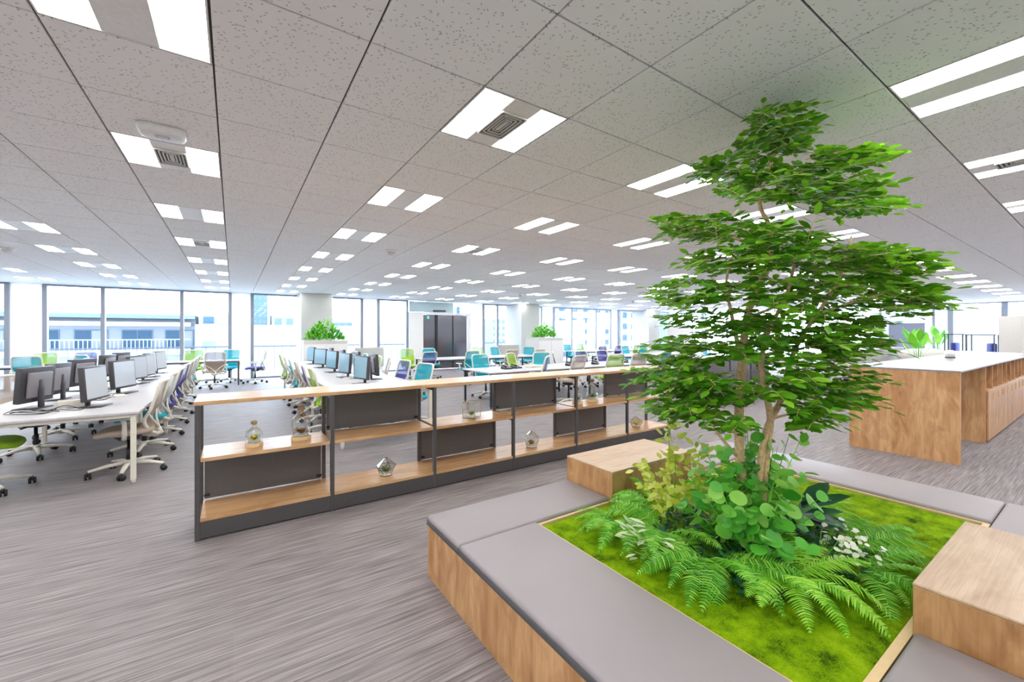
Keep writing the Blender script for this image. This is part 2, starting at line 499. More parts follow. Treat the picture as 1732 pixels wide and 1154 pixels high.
for k, (a0, a1, cuts) in enumerate(rb): window(k + 9, False, a0, a1, cuts)
pr = MB()
for y0, y1 in ((-1.2, -.9), (8.6, 9.2), (12.6, 12.9), (YW - .2, YW)): pr.bb(XR - .012, XR + .012, y0, y1, 0, ZC)
struct('wall_right', pr, M['pier'], label='white piers of the far right window wall, made translucent to glow')

# ---- columns
for k, (x0, x1, yf) in enumerate(((1.84, 2.80, 15.05), (10.55, 11.55, 14.9), (19.4, 20.4, 15.0))):
    struct('column', MB().rb(x0, x1, yf, YW - .03, 0.0, ZC, .012, 1, smooth=False), M['column'], label='square pale grey column by the windows')

# ---- automatic door in the window wall
dw = MB(); dw.bb(5.85, 6.45, YW - .14, YW + .1, 0, 2.36); dw.bb(8.5, 8.66, YW - .14, YW + .1, 0, 2.36); dw.bb(6.45, 8.5, YW - .14, YW + .1, 2.28, 2.36)
dr = struct('door_1', dw, M['white'], label='white surround of the dark glass sliding door')
link('door_leaf', MB().bb(6.46, 7.06, YW - .04, YW - .01, .02, 2.27).mesh('door_leaf', M['door_glass']), dr)
for x0, x1 in ((7.10, 7.78), (7.84, 8.48)):
    link('door_leaf', MB().bb(x0, x1, YW - .08, YW - .05, .02, 2.27).mesh('door_leaf', M['door_glass']), dr)
dfm = MB()
for x in (7.03, 7.08, 7.80): dfm.bb(x - .02, x + .03, YW - .09, YW - .045, .02, 2.27)
link('door_stile', dfm.mesh('door_stile', M['black']), dr)
link('transom_glass', MB().bb(5.9, 7.85, YW - .02, YW, 2.37, ZC - .02).mesh('transom_glass', plain('pale_aqua_glass', (190, 216, 222), 0.2)), dr)
link('transom_glass', MB().bb(7.88, 8.64, YW - .02, YW, 2.37, ZC - .02).mesh('transom_glass', M['glass']), dr)
link('door_sensor', MB().rb(6.86, 7.42, YW - .22, YW - .14, 2.40, 2.47, .015, 1).mesh('door_sensor', M['dark']), dr)
link('exit_lamp', MB().bb(6.66, 6.74, YW - .055, YW - .042, 2.10, 2.22).mesh('exit_lamp', M['exit']), dr)
# ================================================================ planter bench
PX0, PX1, PY0, PY1 = 1.0, 4.29, 0.02, 2.42
IX0, IX1, IY0, IY1 = 1.53, 3.76, 0.485, 1.965
pl = thing('planter_bench', 'square oak planter bench with grey seat pads around a moss bed', 'bench', ((PX0 + PX1) / 2, (PY0 + PY1) / 2, 0))
WT = .312
for nm, b, m in (('side_panel', (PX0, PX0 + .025, PY0, PY1), 'woodz'), ('side_panel', (PX1 - .025, PX1, PY0, PY1), 'woodz'),
              ('side_panel', (PX0 + .025, PX1 - .025, PY0, PY0 + .025), 'woodz'), ('side_panel', (PX0 + .025, PX1 - .025, PY1 - .025, PY1), 'woodz')):
    part(nm, MB().bb(b[0], b[1], b[2], b[3], 0.0, WT), M[m], pl, True)
sb = MB()
sb.bb(PX0 + .025, IX0 - .02, PY0 + .025, PY1 - .025, WT - .03, WT - .001); sb.bb(IX1 + .02, PX1 - .025, PY0 + .025, PY1 - .025, WT - .03, WT - .001)
sb.bb(IX0 - .02, IX1 + .02, PY0 + .025, IY0 - .03, WT - .03, WT - .001); sb.bb(IX0 - .02, IX1 + .02, IY1 + .02, PY1 - .025, WT - .03, WT - .001)
part('seat_board', sb, M['woodx'], pl, True)
part('inner_rim', MB().bb(IX0 - .018, IX0, IY0 - .03, IY1 + .018, .15, .352), M['edge'], pl, True)
part('inner_rim', MB().bb(IX1, IX1 + .018, IY0 - .03, IY1 + .018, .15, .352), M['edge'], pl, True)
part('inner_rim', MB().bb(IX0, IX1, IY0 - .03, IY0, .15, .352), M['edge'], pl, True)
part('inner_rim', MB().bb(IX0, IX1, IY1, IY1 + .018, .15, .352), M['edge'], pl, True)
BX0, BX1 = 2.15, 3.07
pads = [(PX0 - .004, BX0 - .004, IY1 + .022, PY1 + .004), (BX1 + .004, PX1 + .004, IY1 + .022, PY1 + .004),
        (PX0 - .004, IX0 - .021, IY0 - .034, IY1 + .018), (IX1 + .021, PX1 + .004, IY0 - .034, IY1 + .018),
        (PX0 - .004, BX0 - .004, PY0 - .004, IY0 - .038), (BX1 + .004, PX1 + .004, PY0 - .004, IY0 - .038)]
for x0, x1, y0, y1 in pads:
    o = part('seat_pad', MB().rb(x0, x1, y0, y1, WT, .372, .016, 3), M['cushion'], pl, True)
    e = .004
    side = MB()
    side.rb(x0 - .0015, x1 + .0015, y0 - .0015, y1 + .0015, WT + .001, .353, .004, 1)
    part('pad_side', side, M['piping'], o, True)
for y0, y1, lab in ((IY1 - .002, PY1 + .006, 'far'), (-.03, IY0 - .03, 'near')):
    o = part('table_block', MB().rb(BX0, BX1, y0, y1, .33, .538, .003, 1, smooth=False), M['woodz'], pl, True)
    part('block_top', MB().rb(BX0 - .001, BX1 + .001, y0 - .001, y1 + .001, .5385, .55, .003, 1, smooth=False), M['woodx'], o, True)

# moss bed
mo = MB(); NX, NY = 150, 100
for jy in range(NY + 1):
    for ix in range(NX + 1):
        x = IX0 + .003 + (IX1 - IX0 - .006) * ix / NX; y = IY0 + .003 + (IY1 - IY0 - .006) * jy / NY
        h = noise.noise((x * 5, y * 5, 0)) * .012 + noise.noise((x * 16, y * 26, 3)) * .011 + noise.noise((x * 60, y * 60, 5)) * .006
        e = min(ix, NX - ix, jy, NY - jy)
        h = h * min(1, e / 5) - (.008 if e == 0 else 0)
        r = math.hypot((x - 2.45) / .8, (y - 1.15) / .6)
        h += .05 * max(0, 1 - r)
        mo.v.append((x, y, .345 + h))
for jy in range(NY):
    for ix in range(NX):
        a = jy * (NX + 1) + ix
        mo.f.append((a, a + 1, a + NX + 2, a + NX + 1)); mo.s.append(True)
solo('moss_bed', mo, M['moss'], 'bright green moss covering the bed inside the planter bench', 'moss', ((IX0 + IX1) / 2, (IY0 + IY1) / 2, .34), kind='stuff')

# ================================================================ low shelf unit
SX0, SY0, SY1, BW = -0.23, 3.735, 4.17, 0.925
SX1 = SX0 + 6 * BW
sh = thing('shelf_unit', 'low open shelf divider with grey steel frame and oak boards', 'shelf', ((SX0 + SX1) / 2, (SY0 + SY1) / 2, 0))
ST = 1.008
part('top_board', MB().rb(SX0 - .004, SX1 + .004, SY0 - .006, SY1 + .006, ST - .03, ST, .002, 1, smooth=False), M['shelfx'], sh, True)
pw = .032
for k in range(7):
    x = SX0 + k * BW
    x0, x1 = (x, x + pw) if k == 0 else ((x - pw, x) if k == 6 else (x - pw / 2, x + pw / 2))
    for y0, y1 in ((SY0, SY0 + pw), (SY1 - pw, SY1)):
        part('post', MB().rb(x0, x1, y0, y1, 0.004, ST - .0305, .003, 1, smooth=False), M['dark'], sh, True)
    for z in (.125, .555, .955):
        part('cross_rail', MB().bb(x0 + .006, x1 - .006, SY0 + pw, SY1 - pw, z - .01, z + .012), M['dark'], sh, True)
part('plinth', MB().bb(SX0 + pw, SX1 - pw, SY0 + .004, SY0 + .022, .012, .134), M['dark'], sh, True)
part('plinth', MB().bb(SX0 + pw, SX1 - pw, SY1 - .022, SY1 - .004, .012, .134), M['dark'], sh, True)
part('plinth_shadow', MB().bb(SX0 + pw, SX1 - pw, SY0 + .03, SY1 - .03, .0, .012), M['black'], sh, True)  # black fill standing in for the shadow gap below the plinth
part('bottom_board', MB().bb(SX0 + pw, SX1 - pw, SY0 + .003, SY1 - .024, .1345, .160), M['shelfx'], sh, True)
for k in range(6):
    x0 = SX0 + k * BW + pw / 2 + .003 + (pw / 2 if k == 0 else 0); x1 = SX0 + (k + 1) * BW - pw / 2 - .003 - (pw / 2 if k == 5 else 0)
    part('middle_board', MB().bb(x0, x1, SY0 + .003, SY1 - .024, .568, .595), M['shelfx'], sh, True)
    if k % 2 == 0: z0, z1 = .166, .562
    else: z0, z1 = .600, .972
    p = part('back_panel', MB().rb(x0 + .004, x1 - .004, SY1 - .022, SY1 - .006, z0, z1, .002, 1, smooth=False), M['panel'], sh, True)
    for cx in (x0 + .02, x1 - .02):
        for cz in (z0 + .03, z1 - .03):
            part('panel_clip', MB().rb(cx - .02, cx + .02, SY1 - .036, SY1 - .0222, cz - .010, cz + .010, .003, 1), M['black'], p, True)

# ================================================================ oak counter
CXA, CXB, CY0, CY1, CT = 6.84, 14.4, 1.05, 2.07, 1.071
ct = thing('storage_counter', 'long oak counter with pale grey top, open pigeonholes and cupboard doors', 'counter', ((CXA + CXB) / 2, (CY0 + CY1) / 2, 0))
part('counter_top', MB().rb(CXA - .004, CXB + .004, CY0 - .004, CY1 + .004, CT - .02, CT, .003, 1, smooth=False), M['counter'], ct, True)
part('end_panel', MB().bb(CXA, CXA + .035, CY0, CY1, 0, CT - .0205), M['woodc'], ct, True)
KX = 8.52
cb = MB(); cb.bb(KX, KX + .025, CY0 + .02, CY1, 0, CT - .0205); cb.bb(CXB - .025, CXB, CY0 + .02, CY1, 0, CT - .0205)
cb.bb(KX + .025, CXB - .025, CY1 - .02, CY1, 0, CT - .0205); cb.bb(KX + .025, CXB - .025, CY0 + .40, CY0 + .42, .70, CT - .0205)
cb.bb(KX + .025, CXB - .025, CY0 + .02, CY1 - .02, .70, .718); cb.bb(KX + .025, CXB - .025, CY0 + .03, CY1 - .02, 0.0, .05)
part('carcass', cb, M['woodc'], ct, True)
ncub = 14; cw = (CXB - .025 - KX - .025) / ncub
for k in range(1, ncub):
    x = KX + .025 + k * cw
    part('divider', MB().bb(x - .009, x + .009, CY0 + .012, CY0 + .398, .7185, CT - .021), M['woodc'], ct, True)
for k in range(ncub):
    x0 = KX + .025 + k * cw
    d_ = part('cupboard_door', MB().rb(x0 + .002, x0 + cw - .002, CY0 + .000, CY0 + .0185, .03, .712, .002, 1, smooth=False), M['woodc'], ct, True)
    part('door_pull', MB().bb(x0 + cw - .05, x0 + cw - .035, CY0 - .014, CY0 - .0005, .56, .66), M['edge'], d_, True)
for k, x in enumerate((9.95, 11.55)):
    solo('cup', MB().lathe([(.026, 0), (.034, .08), (.031, .08), (.024, .006)], (x, CY0 + .13, .7185), 14), M['white'],
         ['white cup in a pigeonhole of the oak counter, nearer the knee space', 'white cup in a pigeonhole of the oak counter, nearer the right edge'][k], 'cup', (x, CY0 + .13, .7185))
tu = thing('sanitizer_tub', 'small white tub with dark foot standing on the oak counter', 'tub', (10.4, 1.72, CT))
part('tub', MB().lathe([(.06, .012), (.062, .10), (.04, .12), (.04, .135)], (0, 0, 0), 16), M['white'], tu)
part('foot', MB().lathe([(.07, 0), (.07, .012)], (0, 0, 0), 16), M['black'], tu)

# ================================================================ swivel chair
def back_pt(u, v):
    """u -1..1 across, v 0 (bottom) .. 1 (top)"""
    z = .40 + .585 * v
    y = -.245 + .06 * math.sin(min(1, v / .55) * PI) * (1 if v < .55 else 0) - .115 * max(0, v - .28) ** 1.25 + .0
    hw = (.145 + .085 * min(1, v / .45) ** .8)
    y += .035 * (1 - abs(u) ** 2) * -1 + .035
    return Vector((u * hw, y, z))
def ring_pts(n=40):
    pts = []
    for k in range(n):
        q = 2 * PI * k / n
        c, s = math.cos(q), math.sin(q)
        e = .26 if s > 0 else .58
        u = math.copysign(abs(c) ** e, c); v = .5 + .5 * math.copysign(abs(s) ** e, s)
        pts.append(back_pt(u, v))
    return pts
CH = {}
b = MB()
b.lathe([(.045, .075), (.05, .13), (.03, .14)], (0, 0, 0), 12)
for k in range(5):
    q = PI / 2 + 2 * PI * k / 5 + .3
    d = Vector((math.cos(q), math.sin(q), 0))
    b.tube([d * .03 + Vector((0, 0, .11)), d * .17 + Vector((0, 0, .105)), d * .315 + Vector((0, 0, .078))], [.030, .026, .018], 6, flat=.75)
CH['base'] = b.mesh('star_base', M['chairwhite'])
cst = MB()
for s in (-1, 1):
    vs = []; r = .03
    cst.tube([(s * .008, 0, .03), (s * .026, 0, .03)], r, 12)
cst.tube([(0, 0, .03), (0, 0, .07)], .012, 6)
CH['caster'] = cst.mesh('caster', M['black'])
CH['column'] = MB().lathe([(.026, .13), (.026, .26), (.018, .26), (.018, .42)], (0, 0, 0), 10).mesh('gas_column', M['black'])
mc = MB(); mc.add([(-.10, -.12, .425), (.10, -.12, .425), (.13, .12, .425), (-.13, .12, .425), (-.06, -.09, .36), (.06, -.09, .36), (.06, .07, .36), (-.06, .07, .36)],
                  [(0, 1, 2, 3), (7, 6, 5, 4), (0, 4, 5, 1), (1, 5, 6, 2), (2, 6, 7, 3), (3, 7, 4, 0)])
mc.tube([(.05, 0, .385), (.24, 0, .38)], .010, 6)
CH['mech'] = mc.mesh('tilt_mechanism', M['navyblack'])
def seat_mb():
    m = MB(); seg = 28
    rings = [(.86, .432), (.97, .440), (1.0, .457), (.985, .474), (.93, .486), (.6, .490), (.2, .486)]
    vs = []; fs = []
    for sc, z in rings:
        for k in range(seg):
            q = 2 * PI * k / seg; c, s = math.cos(q), math.sin(q); e = .5
            x = .245 * sc * math.copysign(abs(c) ** e, c); y = .245 * sc * math.copysign(abs(s) ** e, s) + .02
            zz = z - (.03 * max(0, (y - .15) / .12) if y > .15 else 0)
            vs.append((x, y, zz))
    for i in range(len(rings) - 1):
        for k in range(seg): fs.append((i * seg + k, i * seg + (k + 1) % seg, (i + 1) * seg + (k + 1) % seg, (i + 1) * seg + k))
    fs.append(tuple(range(seg - 1, -1, -1))); fs.append(tuple((len(rings) - 1) * seg + k for k in range(seg)))
    return m.add(vs, fs, True)
sp = MB().lathe([(.16, .424), (.225, .430), (.225, .434)], (0, .02, 0), 24)
CH['pan'] = sp.mesh('seat_pan', M['chairwhite'])
fr = MB(); fr.tube(ring_pts(), .0165, 6, closed=True)
CH['frame'] = fr.mesh('back_frame', M['chairwhite'])
spn = MB()
spn.tube([(0, -.10, .41), (0, -.22, .385), back_pt(0, 0) + Vector((0, -.02, .0)), back_pt(0, .14) + Vector((0, -.035, 0))], [.03, .03, .026, .016], 8)
for s in (-1, 1):
    spn.tube([back_pt(0, .1) + Vector((0, -.032, 0)), back_pt(s * .5, .28) + Vector((0, -.03, 0)), back_pt(s * .93, .42) + Vector((0, -.006, 0))], [.016, .013, .011], 6)
CH['spine'] = spn.mesh('back_support', M['chairwhite'])
def back_sheet(v0, v1, off):
    m = MB(); nu, nv = 8, 9
    for j in range(nv + 1):
        for i in range(nu + 1):
            v = v0 + (v1 - v0) * j / nv; u = -1 + 2 * i / nu
            # keep inside the rounded ring
            e = .26 if v > .5 else .58
            lim = (1 - abs(2 * v - 1) ** (2 / e)) ** (e / 2) if 0 < v < 1 else 0.05
            p = back_pt(u * max(.12, min(1, lim)) * .97, v); p.y += off
            m.v.append(tuple(p))
    for j in range(nv):
        for i in range(nu):
            a = j * (nu + 1) + i; m.f.append((a, a + 1, a + nu + 2, a + nu + 1)); m.s.append(True)
    return m
for k in CHAIRC:
    CH['seat_' + k] = seat_mb().mesh('seat', M['fab_' + k])
    CH['net_' + k] = back_sheet(.03, .97, .002).mesh('back_net', M['net_' + k])
    CH['pad_' + k] = back_sheet(.06, .56, .008).mesh('lumbar_panel', M['fab_' + k])
arm = MB()
arm.tube([(0, .0, .40), (.03, -.01, .46), (.04, -.01, .57), (.04, .0, .605)], [.022, .021, .018, .02], 8)
CH['arm'] = arm.mesh('armrest', M['chairwhite'])
CH['armpad'] = MB().rb(.005, .075, -.10, .14, .607, .632, .010, 2).mesh('arm_pad', M['vent'])
armL = MB(); armL.v = [(-x, y, z) for x, y, z in arm.v]; armL.f = [tuple(reversed(f)) for f in arm.f]; armL.s = arm.s
CH['armL'] = armL.mesh('armrest', M['chairwhite'])
CH['armpadL'] = MB().rb(-.075, -.005, -.10, .14, .607, .632, .010, 2).mesh('arm_pad', M['vent'])

def chair(x, y, rz, colour, label, group, back=None, arms=True, lift=0.0, small=False):
    """rz=0: the sitter faces +Y"""
    bc = back or colour
    r = thing('office_chair', label, 'chair', (x, y, 0), rz, group)
    link('star_base', CH['base'], r)
    for k in range(5):
        q = PI / 2 + 2 * PI * k / 5 + .3
        link('caster', CH['caster'], r, (.315 * math.cos(q), .315 * math.sin(q), 0), (0, 0, q + 1.1 * k))
    link('gas_column', CH['column'], r)
    link('tilt_mechanism', CH['mech'], r, (0, 0, lift))
    s = link('seat', CH['seat_' + colour], r, (0, 0, lift))
    link('seat_pan', CH['pan'], s)
    f = link('back_frame', CH['frame'], r, (0, 0, lift))
    link('back_net', CH['net_' + bc], f); link('lumbar_panel', CH['pad_' + bc], f)
    link('back_support', CH['spine'], r, (0, 0, lift))
    if arms:
        for s_, a, p in ((1, 'arm', 'armpad'), (-1, 'armL', 'armpadL')):
            o = link('armrest', CH[a], r, (s_ * .235, 0, lift)); link('arm_pad', CH[p], o)
    return r

# ================================================================ desks
def bench_desk(x0, x1, y0, y1, label, z=.72, legm='cream', edge='deskedge', group='white desks', legs=None, wide=None):
    r = thing('office_desk', label, 'desk', ((x0 + x1) / 2, (y0 + y1) / 2, 0), 0, group)
    part('desk_top', MB().rb(x0, x1, y0, y1, z - .028, z, .006, 2), M['desk'], r, True)
    alongx = (x1 - x0) > (y1 - y0)
    L = (x1 - x0) if alongx else (y1 - y0)
    n = max(1, round(L / 2.2))
    lw = .042
    for k in range(n + 1):
        for s in (0, 1):
            if alongx: cx = x0 + .05 + (L - .1) * k / n; cy = (y0 + .05, y1 - .05)[s]
            else: cy = y0 + .05 + (L - .1) * k / n; cx = (x0 + .05, x1 - .05)[s]
            lg = part('leg', MB().rb(cx - lw / 2, cx + lw / 2, cy - lw / 2, cy + lw / 2, .03, z - .03, .004, 1, smooth=False), M[legm], r, True)
            part('foot', MB().lathe([(.018, 0), (.018, .030)], (cx, cy, 0), 8), M['vent' if legm == 'cream' else 'black'], lg, True)
    rl = MB()
    if alongx:
        for y in (y0 + .05, y1 - .05): rl.bb(x0 + .09, x1 - .09, y - .015, y + .015, z - .062, z - .029)
    else:
        for x in (x0 + .05, x1 - .05): rl.bb(x - .015, x + .015, y0 + .09, y1 - .09, z - .062, z - .029)
        for y in (y0 + .05, y1 - .05): rl.bb(x0 + .075, x1 - .075, y - .015, y + .015, z - .062, z - .029)
    part('under_rail', rl, M[legm], r, True)
    return r
D1 = (-2.12, -.78, 5.52, 12.9); D2 = (1.12, 2.42, 5.6, 12.9)
bench_desk(*D1, 'long white desk on cream legs, left of the shelf unit')
bench_desk(*D2, 'long white monitor desk behind the left half of the shelf unit')
bench_desk(4.2, 9.7, 7.0, 8.2, 'long white desk on black legs behind the right half of the shelf unit', legm='navyblack')
bench_desk(4.75, 8.95, 11.4, 12.55, 'white desk on black legs in front of the dark glass door', legm='navyblack')
bench_desk(10.6, 15.2, 9.5, 10.7, 'white desk on black legs left of the tree, second from the windows', legm='navyblack')
bench_desk(12.3, 16.6, 12.9, 14.0, 'white desk on black legs nearest the apartment-block window', legm='navyblack')
bench_desk(-5.6, -2.0, 14.35, 15.05, 'white window-side table at the far left', legm='dark')
bench_desk(-1.8, .18, 14.35, 15.05, 'short white window-side table ending at the white pier', legm='dark')
bench_desk(11.0, 16.4, 5.3, 6.5, 'white desk on black legs seen through the tree foliage', legm='navyblack')

# ---- chairs
def row(desk, specs, group):
    for (x, y, rz, colour, lab, kw) in specs:
        chair(x, y, rz, colour, lab, group, **kw)
def nth(k): return ORD[k]
FX = PI / 2      # facing -X
BX = -PI / 2     # facing +X
rs = [(6.02, 'taupe'), (6.95, 'turquoise'), (7.9, 'violet'), (8.85, 'violet'), (9.8, 'taupe'), (10.8, 'pale grey'), (11.8, 'turquoise')]
for k, (y, c) in enumerate(rs):
    chair(-.93, y, FX + random.uniform(-.06, .06), c, f'white-framed {c} swivel chair, {nth(k)} from the camera along right side of the left desk', 'chairs at the left desk', back=c if c != 'turquoise' else 'pale grey')
ls = [(6.0, 'lime green', -1.96, .1), (7.45, 'taupe', -2.0, -.25), (8.5, 'turquoise', -2.02, 0), (9.4, 'violet', -2.1, .2), (10.5, 'turquoise', -2.15, -.2), (11.7, 'lime green', -2.15, .1)]
for k, (y, c, x, r) in enumerate(ls):
    chair(x, y, BX + r, c, f'white-framed {c} swivel chair, {nth(k)} from the camera along left side of the left desk', 'chairs at the left desk')
for k, (y, c) in enumerate([(6.75, 'lime green'), (7.6, 'violet'), (8.55, 'taupe'), (9.5, 'turquoise'), (10.5, 'pale grey'), (11.6, 'lime green')]):
    chair(1.24, y, BX + random.uniform(-.08, .08), c, f'white-framed {c} swivel chair, {nth(k)} from the shelf along left side of the centre desk', 'chairs at the centre desk')
for k, (y, c, r) in enumerate([(6.55, 'turquoise', .25), (7.6, 'violet', .15), (8.6, 'taupe', -.2), (9.4, 'lime green', .2), (10.5, 'turquoise', 0), (11.7, 'turquoise', .1)]):
    chair(2.42, y, FX + r, c, f'white-framed {c} swivel chair, {nth(k)} from the shelf along right side of the centre desk', 'chairs at the centre desk')
for k, (x, y, rz, c) in enumerate([(5.05, 6.72, .75, 'violet'), (5.85, 6.55, .2, 'taupe'), (6.98, 6.5, -.15, 'lime green'), (7.75, 6.5, -.1, 'taupe'), (8.8, 6.6, .1, 'turquoise')]):
    chair(x, y, rz, c, f'{c} swivel chair, {nth(k)} from the left, shelf side of the right-hand desk', 'chairs at the right-hand desk', lift=.055)
for k, (x, y, rz, c) in enumerate([(4.95, 8.45, PI, 'turquoise'), (6.05, 8.6, PI + .5, 'lime green'), (6.72, 8.55, PI - .6, 'turquoise'), (7.5, 8.6, PI + .9, 'violet'), (8.3, 8.5, PI, 'violet'), (9.15, 8.5, PI, 'violet')]):
    chair(x, y, rz, c, f'{c} swivel chair, {nth(k)} from the left, far side of the right-hand desk', 'chairs at the right-hand desk')
for k, (x, y, rz, c) in enumerate([(4.45, 11.0, .2, 'violet'), (5.75, 10.9, .1, 'turquoise'), (7.2, 10.95, 0, 'taupe'), (8.3, 11.0, .1, 'pale grey')]):
    chair(x, y, rz, c, f'{c} swivel chair, {nth(k)} from left, near side of desk by the glass door', 'chairs at the door-side desk')
for k, (x, y, rz, c) in enumerate([(4.75, 12.95, PI, 'lime green'), (5.5, 12.95, PI, 'turquoise'), (7.4, 13.0, PI, 'lime green'), (8.2, 13.0, PI + .2, 'turquoise'), (9.25, 12.7, PI - .9, 'turquoise')]):
    chair(x, y, rz, c, f'{c} swivel chair, {nth(k)} from left, far side of desk by the glass door', 'chairs at the door-side desk')
for k, (x, y, rz, c) in enumerate([(-4.9, 13.95, .1, 'turquoise'), (-3.8, 13.9, 0, 'turquoise'), (-2.75, 14.0, -.9, 'turquoise'), (-.42, 13.95, .1, 'taupe')]):
    chair(x, y, rz, c, f'{c} swivel chair, {nth(k)} from the left on the room side of the window tables', 'chairs at the window tables', back=c)
for k, (x, y, rz, c) in enumerate([(-4.05, 15.45, PI, 'lime green'), (-3.3, 15.45, PI, 'violet'), (-.98, 15.45, PI, 'lime green'), (-.1, 15.4, PI - .2, 'turquoise')]):
    chair(x, y, rz, c, f'{c} swivel chair, {nth(k)} from the left, window side of the window tables', 'chairs at the window tables')
chair(.55, 14.7, FX, 'violet', 'violet swivel chair sideways at the right end of the short window table', 'chairs at the window tables', back='pale grey')
for k, (x, y, rz, c) in enumerate([(11.1, 9.1, 0, 'turquoise'), (12.2, 9.0, .2, 'taupe'), (13.5, 9.1, -.1, 'lime green')]):
    chair(x, y, rz, c, f'{c} swivel chair, {nth(k)} from left, near side of desk left of the tree', 'chairs at the far desks')
for k, (x, y, rz, c) in enumerate([(11.9, 11.1, PI, 'violet'), (13.2, 11.1, PI, 'turquoise'), (14.3, 11.1, PI, 'turquoise')]):
    chair(x, y, rz, c, f'{c} swivel chair, {nth(k)} from left, far side of desk left of the tree', 'chairs at the far desks')
for k, (x, y, rz, c) in enumerate([(12.8, 12.5, .1, 'pale grey'), (13.8, 12.5, 0, 'violet'), (15.0, 12.5, 0, 'lime green'), (13.0, 14.4, PI, 'turquoise'), (13.8, 14.4, PI, 'lime green')]):
    chair(x, y, rz, c, f'{c} swivel chair at desk below the apartment-block window, {nth(k)} of five', 'chairs at the far desks')
for k, (x, y, rz, c) in enumerate([(12.0, 6.9, PI, 'turquoise'), (13.6, 6.9, PI, 'turquoise'), (12.6, 4.9, 0, 'taupe')]):
    chair(x, y, rz, c, f'{c} swivel chair glimpsed through the tree, {nth(k)} of three at that desk', 'chairs at the far desks')

# ---- monitors
MO = {}
m = MB(); m.rb(-.12, .12, -.10, .09, 0, .012, .004, 1); m.rb(-.03, .03, .048, .075, .012, .30, .006, 1); MO['stand'] = m.mesh('stand', M['bezel'])
m = MB(); m.rb(-.215, .215, -.03, .02, .07, .43, .008, 2); MO['case'] = m.mesh('case', M['bezel'])
m = MB(); m.rb(-.15, .15, .0205, .045, .12, .38, .012, 2); MO['shell'] = m.mesh('back_shell', M['back'])
m = MB(); m.bb(-.197, .197, -.0315, -.0302, .095, .412); MO['scr'] = m.mesh('screen', M['screen']); MO['scrb'] = m.mesh('screen', M['screenb'])
m = MB(); m.bb(-.24, .24, -.033, -.029, .10, .108); MO['badge'] = m.mesh('lower_trim', M['dark'])
def monitor(x, y, z, rz, label, tilt=-.07, blue=False):
    """rz=0: the screen faces -Y"""
    r = thing('monitor', label, 'monitor', (x, y, z), rz, 'desk monitors')
    link('stand', MO['stand'], r)
    c = link('case', MO['case'], r, rot=(tilt, 0, 0)); link('back_shell', MO['shell'], c); link('screen', MO['scrb' if blue else 'scr'], c)
def box(x, y, z, sx, sy, sz, label, m='white', rz=0, name='document_tray', cat='tray'):
    mb = MB(); e = .006
    mb.rb(-sx / 2, sx / 2, -sy / 2, sy / 2, 0, sz, min(.006, sz / 3), 2)
    o = link(name, mb.mesh(name, M[m]), None, (x, y, z), (0, 0, rz)); tag(o, label, cat, 'things on the desks'); return o
DZ = .7205
# left desk: right column faces +X, left column faces -X
for k, y in enumerate((6.15, 7.3, 8.55, 9.1, 9.75, 10.6)):
    monitor(-1.22 + (.04 if k % 2 else 0), y, DZ, PI / 2 - .28 + random.uniform(-.1, .1), f'dark-framed monitor, {nth(k)} from the camera facing the right side of the left desk')
for k, y in enumerate((6.35, 7.0, 7.95, 9.3, 10.3)):
    monitor(-1.72, y, DZ, -PI / 2 - .3 + random.uniform(-.12, .12), f'monitor seen from behind, {nth(k)} from the camera on the left desk')
for k, y in enumerate((6.6, 7.75, 8.9, 10.2, 11.6)):
    monitor(1.64, y, DZ, -PI / 2 + .28 + random.uniform(-.1, .2), f'monitor with bluish reflection on screen, {nth(k)} from the shelf, left side of the centre desk', blue=True)
for k, y in enumerate((7.15, 8.3, 9.5, 10.8)):
    monitor(2.0, y, DZ, PI / 2 + random.uniform(-.15, .1), f'monitor turned away, {nth(k)} from the shelf on the centre desk')
box(-1.42, 6.28, DZ, .22, .12, .07, 'off-white docking box between the nearest monitors on the left desk', 'chairwhite', .2, 'docking_box', 'box')
box(-1.30, 7.05, DZ, .34, .28, .008, 'pale paper sheet under cables on the left desk', 'cream', .3, 'paper_sheet', 'paper')
box(-1.40, 8.15, DZ, .25, .2, .03, 'light keyboard tray among cables further along the left desk', 'chairwhite', .1, 'keyboard_tray', 'tray')
box(1.74, 7.5, DZ, .30, .22, .012, 'pale papers between monitors on the centre desk', 'cream', .2, 'paper_sheet', 'paper')
def cable(pts, label, r=.0035, mat='black'):
    n = len(pts); sm = []
    P = [Vector(p) for p in pts]
    for i in range(n - 1):
        p0, p1, p2, p3 = P[max(i - 1, 0)], P[i], P[i + 1], P[min(i + 2, n - 1)]
        for s in range(6):
            t_ = s / 6
            sm.append(.5 * ((2 * p1) + (-p0 + p2) * t_ + (2 * p0 - 5 * p1 + 4 * p2 - p3) * t_ ** 2 + (-p0 + 3 * p1 - 3 * p2 + p3) * t_ ** 3))
    sm.append(P[-1])
    c = sum(sm, Vector()) / len(sm); c.z = min(p.z for p in sm) - r
    solo('cable', MB().tube(sm, r, 6), M[mat], label, 'cable', tuple(c), 'cables on the desks')
def loop(cx, cy, a, b, n, seed):
    rr = random.Random(seed); pts = []
    for k in range(n):
        q = k * 1.05; f = 1 - .03 * k
        pts.append((cx + a * f * math.cos(q) + rr.uniform(-.02, .02), cy + b * f * math.sin(q) + rr.uniform(-.02, .02), DZ + .004 + .004 * (k % 5) + (.03 if k % 4 == 2 else 0)))
    return pts
cable(loop(-1.62, 5.92, .20, .11, 15, 1), 'black cable coiled in front of the nearest monitors on the left desk')
cable(loop(-1.36, 5.98, .16, .07, 9, 2), 'thin black cable looped at the foot of the nearest screen')
cable(loop(-1.33, 6.85, .15, .26, 18, 3), 'tangled black cables between first and second screens on the left desk')
